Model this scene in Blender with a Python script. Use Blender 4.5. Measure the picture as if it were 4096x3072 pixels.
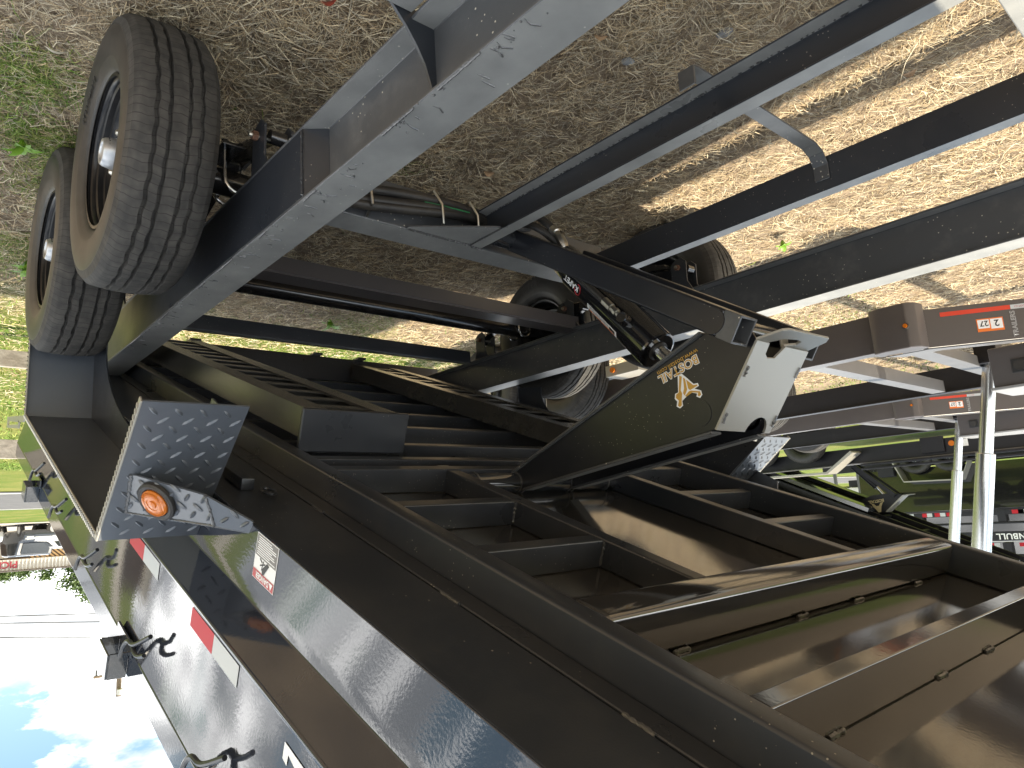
import bpy, bmesh, math, random
import numpy as np
from mathutils import Matrix, Vector, Euler

for o in list(bpy.data.objects): bpy.data.objects.remove(o)
S = bpy.context.scene
COL = S.collection
R = math.radians
random.seed(7)
RNG = np.random.default_rng(11)

# ------------------------------------------------------------------ camera
# The photographer held the phone upside down beside the trailer: the camera is rolled by 180 degrees.
cd = bpy.data.cameras.new("camera"); cam = bpy.data.objects.new("camera", cd); COL.objects.link(cam)
cd.sensor_width = 36.0; cd.lens = 24.96; cd.clip_start = 0.05; cd.clip_end = 2000
rt = Vector((0.66077632, -0.74785984, -0.06387735)); up = Vector((0.18300787, 0.0779914, 0.98001299)); fw = Vector((0.72793047, 0.65925944, -0.18839911))
CAMP = Vector((0, 0, 1.5))
cam.matrix_world = Matrix(((-rt.x, -up.x, -fw.x, CAMP.x), (-rt.y, -up.y, -fw.y, CAMP.y), (-rt.z, -up.z, -fw.z, CAMP.z), (0, 0, 0, 1)))
S.camera = cam

# ------------------------------------------------------------------ sky and sun
SUNV = Vector((-0.33, 0.25, 1.0)).normalized()
w = bpy.data.worlds.new("World"); S.world = w; w.use_nodes = True
nt = w.node_tree; nt.nodes.clear()
def N(nt, t, **k):
    n = nt.nodes.new(t)
    for a, v in k.items():
        if a == 'op': n.operation = v
        elif a.startswith('i_'):
            key = a[2:]; n.inputs[int(key) if key.isdigit() else key.replace('_', ' ')].default_value = v
        else: setattr(n, a, v)
    return n
sky = N(nt, 'ShaderNodeTexSky', sky_type='NISHITA', sun_disc=False, sun_elevation=math.asin(SUNV.z), sun_rotation=math.atan2(SUNV.x, SUNV.y) % (2*math.pi), air_density=1.0, dust_density=1.0, ozone_density=1.0)
tc = N(nt, 'ShaderNodeTexCoord')
mp = N(nt, 'ShaderNodeMapping'); mp.inputs['Scale'].default_value = (1, 1, 2.4); mp.inputs['Location'].default_value = (5.3, 1.1, 1.7)
nz = N(nt, 'ShaderNodeTexNoise', i_Scale=2.6, i_Detail=9.0, i_Roughness=0.58)
rp = N(nt, 'ShaderNodeValToRGB'); rp.color_ramp.elements[0].position = 0.485; rp.color_ramp.elements[1].position = 0.545
nt.links.new(tc.outputs['Generated'], mp.inputs['Vector']); nt.links.new(mp.outputs['Vector'], nz.inputs['Vector']); sz = N(nt, 'ShaderNodeSeparateXYZ'); nt.links.new(tc.outputs['Generated'], sz.inputs[0])
el = N(nt, 'ShaderNodeMapRange'); el.inputs['From Min'].default_value = 0.0; el.inputs['From Max'].default_value = 0.26; el.inputs['To Min'].default_value = 0.17; el.inputs['To Max'].default_value = 0.012; nt.links.new(sz.outputs[2], el.inputs['Value'])
ad = N(nt, 'ShaderNodeMath', op='ADD'); nt.links.new(nz.outputs['Fac'], ad.inputs[0]); nt.links.new(el.outputs[0], ad.inputs[1]); nt.links.new(ad.outputs[0], rp.inputs['Fac'])
mx = N(nt, 'ShaderNodeMix', data_type='RGBA'); 
nz2 = N(nt, 'ShaderNodeTexNoise', i_Scale=7.0, i_Detail=7.0, i_Roughness=0.6); nt.links.new(mp.outputs['Vector'], nz2.inputs['Vector'])
rc = N(nt, 'ShaderNodeValToRGB'); rc.color_ramp.elements[0].position = 0.42; rc.color_ramp.interpolation = 'EASE'; rc.color_ramp.elements[0].color = (2.4, 2.5, 2.6, 1); rc.color_ramp.elements[1].position = 0.70; rc.color_ramp.elements[1].color = (14.0, 13.9, 13.6, 1)
nt.links.new(nz2.outputs['Fac'], rc.inputs['Fac']); nt.links.new(rc.outputs['Color'], mx.inputs[7])
dim = N(nt, 'ShaderNodeMix', data_type='RGBA', blend_type='MULTIPLY'); dim.inputs[0].default_value = 1.0; dim.inputs[7].default_value = (0.47, 0.50, 0.44, 1); nt.links.new(sky.outputs['Color'], dim.inputs[6])
nt.links.new(rp.outputs['Color'], mx.inputs[0]); nt.links.new(dim.outputs[2], mx.inputs[6])
bg = N(nt, 'ShaderNodeBackground', i_Strength=0.10); wo = N(nt, 'ShaderNodeOutputWorld')
nt.links.new(mx.outputs[2], bg.inputs['Color']); nt.links.new(bg.outputs['Background'], wo.inputs['Surface'])

sl = bpy.data.lights.new("sun", 'SUN'); sl.energy = 2.0; sl.angle = R(0.53); sl.color = (1.0, 0.89, 0.70)
so = bpy.data.objects.new("sun", sl); COL.objects.link(so); so.rotation_euler = SUNV.to_track_quat('Z', 'Y').to_euler(); so.location = (0, 0, 20)
S.view_settings.view_transform = 'Standard'; S.view_settings.look = 'None'; S.view_settings.gamma = 1; S.view_settings.exposure = 2.25
S.view_settings.use_curve_mapping = False
S.render.engine = 'CYCLES'
S.cycles.max_bounces = 8

# ------------------------------------------------------------------ materials
M = {}
def mat(name, base, rough=0.5, metal=0.0, spec=0.5, ior=1.5, coat=0.0, coatr=0.05, var=None, bump=None, specks=None, dirt=None, emit=None, alpha=None, trans=None, rvar=None, top_tone=None, coords='Object'):
    m = bpy.data.materials.new(name); m.use_nodes = True; t = m.node_tree
    b = t.nodes['Principled BSDF']; L = t.links.new
    b.inputs['Base Color'].default_value = (*base, 1); b.inputs['Roughness'].default_value = rough; b.inputs['Metallic'].default_value = metal
    b.inputs['Specular IOR Level'].default_value = spec; b.inputs['IOR'].default_value = ior; b.inputs['Coat Weight'].default_value = coat; b.inputs['Coat Roughness'].default_value = coatr
    if trans is not None: b.inputs['Transmission Weight'].default_value = trans
    if emit: b.inputs['Emission Color'].default_value = (*emit[0], 1); b.inputs['Emission Strength'].default_value = emit[1]
    tcn = N(t, 'ShaderNodeTexCoord'); vec = tcn.outputs[coords]
    col = None
    def cur():
        nonlocal col
        if col is None:
            c = N(t, 'ShaderNodeRGB'); c.outputs[0].default_value = (*base, 1); col = c.outputs[0]
        return col
    if var:                                     # (scale, second colour, low, high)
        n = N(t, 'ShaderNodeTexNoise', i_Scale=var[0], i_Detail=6.0, i_Roughness=0.6); L(vec, n.inputs['Vector'])
        r = N(t, 'ShaderNodeMapRange'); r.inputs['From Min'].default_value = var[2]; r.inputs['From Max'].default_value = var[3]; L(n.outputs['Fac'], r.inputs['Value'])
        x = N(t, 'ShaderNodeMix', data_type='RGBA'); L(r.outputs[0], x.inputs[0]); L(cur(), x.inputs[6]); x.inputs[7].default_value = (*var[1], 1); col = x.outputs[2]
    if dirt:                                    # (scale, colour, low, high, amount)
        n = N(t, 'ShaderNodeTexNoise', i_Scale=dirt[0], i_Detail=8.0, i_Roughness=0.7); L(vec, n.inputs['Vector'])
        r = N(t, 'ShaderNodeMapRange'); r.inputs['From Min'].default_value = dirt[2]; r.inputs['From Max'].default_value = dirt[3]; r.inputs['To Max'].default_value = dirt[4]; L(n.outputs['Fac'], r.inputs['Value'])
        x = N(t, 'ShaderNodeMix', data_type='RGBA'); L(r.outputs[0], x.inputs[0]); L(cur(), x.inputs[6]); x.inputs[7].default_value = (*dirt[1], 1); col = x.outputs[2]
    if specks:                                  # (scale, radius, colour, mask scale, mask low)
        v = N(t, 'ShaderNodeTexVoronoi', i_Scale=specks[0]); L(vec, v.inputs['Vector'])
        c1 = N(t, 'ShaderNodeMath', op='LESS_THAN', i_1=specks[1]); L(v.outputs['Distance'], c1.inputs[0])
        n = N(t, 'ShaderNodeTexNoise', i_Scale=specks[3], i_Detail=3.0); L(vec, n.inputs['Vector'])
        c2 = N(t, 'ShaderNodeMath', op='GREATER_THAN', i_1=specks[4]); L(n.outputs['Fac'], c2.inputs[0])
        c3 = N(t, 'ShaderNodeMath', op='MULTIPLY'); L(c1.outputs[0], c3.inputs[0]); L(c2.outputs[0], c3.inputs[1])
        x = N(t, 'ShaderNodeMix', data_type='RGBA'); L(c3.outputs[0], x.inputs[0]); L(cur(), x.inputs[6]); x.inputs[7].default_value = (*specks[2], 1); col = x.outputs[2]
    if top_tone:                                    # (colour, amount): paler colour mixed in on faces that point up
        ge = N(t, 'ShaderNodeNewGeometry'); sx_ = N(t, 'ShaderNodeSeparateXYZ'); L(ge.outputs['True Normal'], sx_.inputs[0])
        r = N(t, 'ShaderNodeMapRange'); r.inputs['From Min'].default_value = 0.85; r.inputs['From Max'].default_value = 0.99; L(sx_.outputs[2], r.inputs['Value'])
        n = N(t, 'ShaderNodeTexNoise', i_Scale=11.0, i_Detail=5.0); L(vec, n.inputs['Vector'])
        r2 = N(t, 'ShaderNodeMapRange'); r2.inputs['From Min'].default_value = 0.25; r2.inputs['From Max'].default_value = 0.75; r2.inputs['To Min'].default_value = top_tone[1]*0.7; r2.inputs['To Max'].default_value = top_tone[1]*1.25; L(n.outputs['Fac'], r2.inputs['Value'])
        c3 = N(t, 'ShaderNodeMath', op='MULTIPLY'); L(r.outputs[0], c3.inputs[0]); L(r2.outputs[0], c3.inputs[1])
        x = N(t, 'ShaderNodeMix', data_type='RGBA'); L(c3.outputs[0], x.inputs[0]); L(cur(), x.inputs[6]); x.inputs[7].default_value = (*top_tone[0], 1); col = x.outputs[2]
    if rvar:                                    # (scale, low, high)
        n = N(t, 'ShaderNodeTexNoise', i_Scale=rvar[0], i_Detail=5.0); L(vec, n.inputs['Vector'])
        r = N(t, 'ShaderNodeMapRange'); r.inputs['From Min'].default_value = 0.3; r.inputs['From Max'].default_value = 0.7; r.inputs['To Min'].default_value = rvar[1]; r.inputs['To Max'].default_value = rvar[2]; L(n.outputs['Fac'], r.inputs['Value']); L(r.outputs[0], b.inputs['Roughness'])
    if bump:                                    # list of (scale, strength, distance)
        prev = None
        for sc, st, ds in bump:
            n = N(t, 'ShaderNodeTexNoise', i_Scale=sc, i_Detail=3.0); L(vec, n.inputs['Vector'])
            bp = N(t, 'ShaderNodeBump', i_Strength=st, i_Distance=ds); L(n.outputs['Fac'], bp.inputs['Height'])
            if prev is not None: L(prev, bp.inputs['Normal'])
            prev = bp.outputs[0]
        L(prev, b.inputs['Normal'])
        if coat: L(prev, b.inputs['Coat Normal'])
    if col is not None: L(col, b.inputs['Base Color'])
    M[name] = m; return m

mat('paint', (0.022, 0.025, 0.031), 0.33, ior=1.55, bump=[(260, 0.10, 0.001)], specks=(75, 0.10, (0.26, 0.24, 0.20), 5, 0.53), dirt=(3.5, (0.08, 0.076, 0.07), 0.5, 0.85, 0.35), rvar=(5, 0.26, 0.40), top_tone=((0.34, 0.34, 0.32), 0.75))
mat('paint_black', (0.012, 0.013, 0.016), 0.28, ior=1.5, bump=[(240, 0.10, 0.001)], specks=(75, 0.09, (0.22, 0.20, 0.17), 5, 0.55), dirt=(3.5, (0.05, 0.048, 0.045), 0.5, 0.85, 0.35))
mat('paint_side', (0.022, 0.026, 0.036), 0.05, ior=1.62, bump=[(130, 0.10, 0.001)], dirt=(9, (0.12, 0.11, 0.10), 0.64, 0.9, 0.2))
mat('paint_floor', (0.024, 0.023, 0.022), 0.07, ior=2.05, bump=[(130, 0.08, 0.001)], dirt=(4, (0.08, 0.075, 0.07), 0.5, 0.85, 0.2))
mat('paint_gloss', (0.022, 0.024, 0.027), 0.08, ior=1.9, bump=[(150, 0.10, 0.001)], dirt=(9, (0.12, 0.11, 0.10), 0.62, 0.9, 0.25))
mat('paint_dusty', (0.022, 0.026, 0.034), 0.32, ior=1.5, bump=[(220, 0.14, 0.001)], specks=(48, 0.085, (0.26, 0.245, 0.22), 4, 0.5), dirt=(5, (0.075, 0.075, 0.075), 0.45, 0.8, 0.35))
mat('paint_rail', (0.055, 0.057, 0.060), 0.38, ior=1.6, bump=[(240, 0.12, 0.001), (60, 0.10, 0.002)], specks=(55, 0.12, (0.46, 0.42, 0.34), 7, 0.52), dirt=(6, (0.17, 0.165, 0.155), 0.5, 0.8, 0.5), top_tone=((0.36, 0.36, 0.34), 0.55))
mat('paint_grey', (0.075, 0.066, 0.064), 0.28, ior=1.6, bump=[(180, 0.08, 0.001)], dirt=(4, (0.14, 0.12, 0.10), 0.55, 0.9, 0.3))
mat('tread_plate', (0.075, 0.085, 0.10), 0.30, ior=1.75, bump=[(200, 0.08, 0.001)], dirt=(7, (0.16, 0.165, 0.17), 0.55, 0.85, 0.4))
mat('ramp_paint', (0.045, 0.042, 0.037), 0.22, ior=1.9, bump=[(60, 0.12, 0.002)], dirt=(6, (0.13, 0.115, 0.09), 0.5, 0.8, 0.4))
mat('weld', (0.05, 0.05, 0.05), 0.35, ior=1.8, coat=0.5, bump=[(160, 0.5, 0.003)])
mat('rubber', (0.020, 0.019, 0.018), 0.62, bump=[(120, 0.2, 0.002)], dirt=(14, (0.10, 0.085, 0.065), 0.35, 0.75, 0.55))
mat('rubber_hose', (0.018, 0.017, 0.016), 0.5, bump=[(140, 0.2, 0.001)], dirt=(8, (0.09, 0.075, 0.055), 0.4, 0.8, 0.5))
mat('gloss_black', (0.008, 0.008, 0.009), 0.12, ior=1.6, coat=1.0, coatr=0.03, bump=[(30, 0.03, 0.002)])
mat('axle_black', (0.010, 0.010, 0.011), 0.22, ior=1.6, coat=0.6, bump=[(50, 0.12, 0.002)], dirt=(9, (0.10, 0.08, 0.06), 0.5, 0.85, 0.4))
mat('chrome', (0.56, 0.57, 0.58), 0.20, metal=1.0, bump=[(40, 0.02, 0.001)])
mat('zinc', (0.55, 0.53, 0.47), 0.30, metal=1.0, dirt=(30, (0.25, 0.20, 0.13), 0.5, 0.8, 0.6), bump=[(90, 0.2, 0.001)])
mat('rust_nut', (0.16, 0.085, 0.055), 0.55, metal=0.3, bump=[(120, 0.3, 0.001)])
mat('hub_silver', (0.50, 0.51, 0.52), 0.35, metal=0.7, dirt=(30, (0.20, 0.17, 0.12), 0.5, 0.8, 0.6))
mat('white_print', (0.78, 0.78, 0.76), 0.45, dirt=(20, (0.45, 0.42, 0.38), 0.55, 0.9, 0.4))
mat('red_print', (0.42, 0.018, 0.022), 0.4)
mat('orange_print', (0.72, 0.16, 0.015), 0.4)
mat('black_print', (0.02, 0.02, 0.02), 0.5)
mat('grey_print', (0.17, 0.16, 0.15), 0.5)
mat('gold_print', (0.52, 0.30, 0.055), 0.38, metal=0.2)
mat('tape_red', (0.46, 0.02, 0.03), 0.5, spec=0.2, bump=[(350, 0.1, 0.001)])
mat('tape_white', (0.50, 0.52, 0.52), 0.5, spec=0.2, bump=[(350, 0.1, 0.001)])
mat('amber', (0.52, 0.14, 0.008), 0.22, coat=0.5)
mat('steel_plate', (0.32, 0.305, 0.265), 0.38, metal=0.35, ior=1.7, bump=[(90, 0.05, 0.001)])
mat('green_hose', (0.02, 0.16, 0.06), 0.5)
mat('rim_black', (0.008, 0.008, 0.009), 0.28, ior=1.4, dirt=(10, (0.06, 0.05, 0.04), 0.5, 0.85, 0.4))
mat('lid_skylit', (0.24, 0.24, 0.24), 0.35, bump=[(60, 0.1, 0.002)])  # tone of the pump box lid, with the sky light painted in

# ------------------------------------------------------------------ mesh helpers
def fin(bm, ang=32):
    bm.normal_update()
    for f in bm.faces: f.smooth = True
    a = R(ang)
    for e in bm.edges:
        ok = len(e.link_faces) == 2 and e.calc_face_angle(9) < a
        if ok:
            a1, a2 = e.link_faces[0].calc_area(), e.link_faces[1].calc_area()
            if max(a1, a2) > 14*min(a1, a2): ok = False
        e.smooth = ok
def O(name, bm, m, parent=None, ang=32, label=None):
    fin(bm, ang)
    me = bpy.data.meshes.new(name); bm.to_mesh(me); bm.free()
    return Om(name, me, m, parent, label)
def Om(name, me, m, parent=None, label=None):
    if m is not None:
        me.materials.clear()
        for k in (m if isinstance(m, (list, tuple)) else [m]): me.materials.append(M[k] if isinstance(k, str) else k)
    o = bpy.data.objects.new(name, me); COL.objects.link(o)
    if parent is not None: o.parent = parent
    if label: o['label'] = label
    return o
def thing(name, label, cat, loc=(0, 0, 0), rz=0, group=None):
    o = bpy.data.objects.new(name, None); COL.objects.link(o); o.empty_display_size = 0.2
    o.location = loc; o.rotation_euler = (0, 0, rz); tag(o, label, cat, group); return o
def tag(o, label, cat, group=None):
    o['label'] = label; o['category'] = cat
    if group: o['group'] = group
    return o
def struct(o): o['kind'] = 'structure'; return o
def merge(bm, t):
    me = bpy.data.meshes.new('tmp'); t.to_mesh(me); t.free(); bm.from_mesh(me); bpy.data.meshes.remove(me); return bm
def box(lo, hi, bev=0.003, seg=2, bm=None, mtx=None):
    b = bmesh.new(); bmesh.ops.create_cube(b, size=1)
    c = [(a+d)/2 for a, d in zip(lo, hi)]; s = [abs(d-a) for a, d in zip(lo, hi)]
    for v in b.verts: v.co = Vector((v.co.x*s[0]+c[0], v.co.y*s[1]+c[1], v.co.z*s[2]+c[2]))
    if bev: bmesh.ops.bevel(b, geom=list(b.edges), offset=min(bev, min(s)*0.45), segments=seg, affect='EDGES', profile=0.5, clamp_overlap=True)
    if mtx: b.transform(mtx)
    return merge(bm, b) if bm else b
def prism(poly, axis, a, b_, bev=0.0, seg=1, bm=None):
    """poly: 2D points in the two other axes (order x,y,z without axis); extruded a..b_ along axis"""
    b = bm or bmesh.new()
    def mk(p, t):
        l = list(p); l.insert('xyz'.index(axis), t); return Vector(l)
    v0 = [b.verts.new(mk(p, a)) for p in poly]; v1 = [b.verts.new(mk(p, b_)) for p in poly]
    n = len(poly); fs = []
    for i in range(n): fs.append(b.faces.new((v0[i], v0[(i+1) % n], v1[(i+1) % n], v1[i])))
    fs.append(b.faces.new(v0)); fs.append(b.faces.new(v1[::-1]))
    bmesh.ops.recalc_face_normals(b, faces=fs)
    if bev:
        es = list({e for v in v0+v1 for e in v.link_edges if e.calc_face_angle(0) > 0.5})
        bmesh.ops.bevel(b, geom=es, offset=bev, segments=seg, affect='EDGES', profile=0.5, clamp_overlap=True)
    return b
def tube(pts, r, seg=12, bm=None, caps=True, rr=None):
    b = bm or bmesh.new(); pts = [Vector(p) for p in pts]; rings = []
    t0 = (pts[1]-pts[0]).normalized(); nrm = t0.orthogonal().normalized()
    for i, p in enumerate(pts):
        t = (pts[min(i+1, len(pts)-1)]-pts[max(i-1, 0)]).normalized()
        nrm = (nrm - t*nrm.dot(t)).normalized(); bi = t.cross(nrm)
        q = rr[i] if rr else r
        rings.append([b.verts.new(p+(nrm*math.cos(2*math.pi*k/seg)+bi*math.sin(2*math.pi*k/seg))*q) for k in range(seg)])
    fs = []
    for i in range(len(rings)-1):
        for k in range(seg): fs.append(b.faces.new((rings[i][k], rings[i][(k+1) % seg], rings[i+1][(k+1) % seg], rings[i+1][k])))
    if caps: fs.append(b.faces.new(rings[0][::-1])); fs.append(b.faces.new(rings[-1]))
    bmesh.ops.recalc_face_normals(b, faces=fs)
    return b
def curve(pts, n=8):
    """Catmull-Rom through pts"""
    P = [Vector(p) for p in pts]; P = [P[0]*2-P[1]]+P+[P[-1]*2-P[-2]]; out = []
    for i in range(1, len(P)-2):
        for k in range(n):
            t = k/n; a, b, c, d = P[i-1:i+3]
            out.append(0.5*((2*b)+(c-a)*t+(2*a-5*b+4*c-d)*t*t+(3*b-a-3*c+d)*t**3))
    out.append(P[-2]); return out
def lathe(prof, seg=48, bm=None, wave=None):
    """profile of (y, r) revolved about Y"""
    b = bm or bmesh.new(); rings = []
    for j, (y, r) in enumerate(prof):
        ring = []
        for k in range(seg):
            a = 2*math.pi*k/seg; yy = y + (wave(j, k) if wave else 0)
            ring.append(b.verts.new((r*math.cos(a), yy, r*math.sin(a))))
        rings.append(ring)
    fs = []
    for j in range(len(rings)-1):
        for k in range(seg): fs.append(b.faces.new((rings[j][k], rings[j][(k+1) % seg], rings[j+1][(k+1) % seg], rings[j+1][k])))
    bmesh.ops.recalc_face_normals(b, faces=fs)
    return b
def text_mesh(s, size, depth=0.0, align='LEFT', font_shear=0.0, spacing=1.0, bold=0.0):
    c = bpy.data.curves.new('t', 'FONT'); c.body = s; c.size = size; c.align_x = align; c.extrude = depth; c.shear = font_shear; c.space_character = spacing; c.offset = bold; c.resolution_u = 3
    o = bpy.data.objects.new('t', c); COL.objects.link(o); bpy.context.view_layer.update()
    me = bpy.data.meshes.new_from_object(o.evaluated_get(bpy.context.evaluated_depsgraph_get())); bpy.data.objects.remove(o); return me
def frame_m(o, ux, uy):
    ux = Vector(ux).normalized(); uy = Vector(uy); uy = (uy-ux*uy.dot(ux)).normalized(); uz = ux.cross(uy); o = Vector(o)
    return Matrix(((ux.x, uy.x, uz.x, o.x), (ux.y, uy.y, uz.y, o.y), (ux.z, uy.z, uz.z, o.z), (0, 0, 0, 1)))
def text(s, size, mtx, m, parent, name='lettering', **k):
    me = text_mesh(s, size, **k); me.transform(mtx); return Om(name, me, m, parent)
def flat(polys, th, mtx, bm=None):
    """flat polygons in local xy, thickness th along z"""
    b = bm or bmesh.new()
    for p in polys:
        st = len(b.verts); prism([(x, y) for x, y in p], 'z', 0, th, bm=b)
    for v in b.verts: v.co = mtx @ v.co
    return b
def ibeam(y0, y1, z0, z1, tf, tw, wy):
    """I section points (y,z); web centre wy"""
    return [(y0, z0), (y1, z0), (y1, z0+tf), (wy+tw/2, z0+tf), (wy+tw/2, z1-tf), (y1, z1-tf), (y1, z1), (y0, z1), (y0, z1-tf), (wy-tw/2, z1-tf), (wy-tw/2, z0+tf), (y0, z0+tf)]
def lugs(mtx, w, h, inside=None, bm=None, pitch=0.052, ln=0.030, wd=0.0085, ht=0.0028):
    """raised lozenges of tread plate laid over a w x h rectangle in mtx space"""
    b = bm or bmesh.new(); nx = int(w/(pitch/2))+2; ny = int(h/(pitch/2))+2
    for i in range(nx):
        for j in range(ny):
            if (i+j) % 2: continue
            cx, cy = i*pitch/2, j*pitch/2
            if cx < 0.006 or cx > w-0.006 or cy < 0.006 or cy > h-0.006: continue
            if inside and not inside(cx, cy): continue
            a = R(45) if (i % 2) else R(-45); ca, sa = math.cos(a), math.sin(a)
            pts = [(-ln/2, 0), (-ln/4, -wd/2), (ln/4, -wd/2), (ln/2, 0), (ln/4, wd/2), (-ln/4, wd/2)]
            base = [b.verts.new(mtx @ Vector((cx+x*ca-y*sa, cy+x*sa+y*ca, 0))) for x, y in pts]
            t1 = b.verts.new(mtx @ Vector((cx-ln*0.22*ca, cy-ln*0.22*sa, ht))); t2 = b.verts.new(mtx @ Vector((cx+ln*0.22*ca, cy+ln*0.22*sa, ht)))
            for f in ((base[0], base[1], t1), (base[1], base[2], t2, t1), (base[2], base[3], t2), (base[3], base[4], t2), (base[4], base[5], t1, t2), (base[5], base[0], t1)): b.faces.new(f)
    return b
CY = 1.79                      # centre line of the trailer
def mir(y): return 2*CY-y

# ------------------------------------------------------------------ ground (one sheet to the horizon)
def ground_material():
    m = bpy.data.materials.new('ground_soil'); m.use_nodes = True; t = m.node_tree; b = t.nodes['Principled BSDF']; L = t.links.new
    b.inputs['Roughness'].default_value = 0.95; b.inputs['Specular IOR Level'].default_value = 0.1
    tcn = N(t, 'ShaderNodeTexCoord'); sp = N(t, 'ShaderNodeSeparateXYZ'); L(tcn.outputs['Object'], sp.inputs[0])
    def noise(sc, dt=6.0):
        n = N(t, 'ShaderNodeTexNoise', i_Scale=sc, i_Detail=dt, i_Roughness=0.62); L(tcn.outputs['Object'], n.inputs['Vector']); return n.outputs['Fac']
    def mr(v, a, c):
        r = N(t, 'ShaderNodeMapRange', interpolation_type='SMOOTHSTEP'); r.inputs['From Min'].default_value = a; r.inputs['From Max'].default_value = c; L(v, r.inputs['Value']); return r.outputs[0]
    def mixc(f, a, c):
        x = N(t, 'ShaderNodeMix', data_type='RGBA'); L(f, x.inputs[0])
        for i, v in ((6, a), (7, c)):
            if isinstance(v, tuple): x.inputs[i].default_value = (*v, 1)
            else: L(v, x.inputs[i])
        return x.outputs[2]
    def mx_(a, c, op='MAXIMUM'):
        n = N(t, 'ShaderNodeMath', op=op); L(a, n.inputs[0])
        if isinstance(c, float): n.inputs[1].default_value = c
        else: L(c, n.inputs[1])
        return n.outputs[0]
    soil = mixc(mr(noise(1.6), 0.35, 0.7), (0.21, 0.165, 0.12), (0.34, 0.265, 0.185))
    soil = mixc(mr(noise(30), 0.48, 0.72), soil, (0.10, 0.075, 0.053))
    lawn = mixc(mr(noise(0.5), 0.35, 0.68), (0.085, 0.135, 0.022), (0.20, 0.19, 0.06))
    lawn = mixc(mr(noise(40), 0.4, 0.75), lawn, (0.05, 0.085, 0.015))
    k = mx_(mx_(mr(sp.outputs[0], 3.6, 6.5), mx_(mr(mx_(sp.outputs[1], -1.0, 'MULTIPLY'), 9.0, 16.0), mr(sp.outputs[1], 12.0, 18.0))), mr(mx_(sp.outputs[0], -1.0, 'MULTIPLY'), 9.0, 16.0))
    k = mr(mx_(k, mx_(noise(2.2), 0.9, 'MULTIPLY'), 'ADD'), 0.62, 1.15)
    L(mixc(k, soil, lawn), b.inputs['Base Color'])
    bp = N(t, 'ShaderNodeBump', i_Strength=0.8, i_Distance=0.02); L(noise(60, 3.0), bp.inputs['Height']); L(bp.outputs[0], b.inputs['Normal'])
    M['soil'] = m
ground_material()
b = bmesh.new(); bmesh.ops.create_grid(b, x_segments=1, y_segments=1, size=600)
g = O('ground', b, 'soil'); struct(g); g['label'] = 'brown soil ground under dry grass'

# ------------------------------------------------------------------ dump trailer
T = thing('dump_trailer', 'black dump trailer with its bed raised on a scissor hoist, nearest the camera', 'trailer', (1.5, CY, 0))
TI = T.matrix_world.copy(); T_loc = Vector((1.5, CY, 0))
def part(name, bm, m, parent=None, **k):
    """part in world coordinates below the trailer"""
    if parent is None:
        bm.transform(Matrix.Translation(-T_loc)); return O(name, bm, m, T, **k)
    bm.transform(Matrix.Translation(-T_loc)); o = O(name, bm, m, parent, **k); return o
def beadline(p0, p1, r=0.004, step=0.006, bm=None, flatn=None):
    """a weld bead of overlapping ripples"""
    b = bm or bmesh.new(); p0, p1 = Vector(p0), Vector(p1); L = (p1-p0).length; n = max(2, int(L/step))
    pts = [p0+(p1-p0)*i/n + Vector((random.uniform(-1, 1), random.uniform(-1, 1), random.uniform(-1, 1)))*r*0.18 for i in range(n+1)]
    return tube(pts, r, 6, bm=b, rr=[r*(0.75+0.45*(i % 2)+random.uniform(-.15, .15)) for i in range(n+1)])

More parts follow.
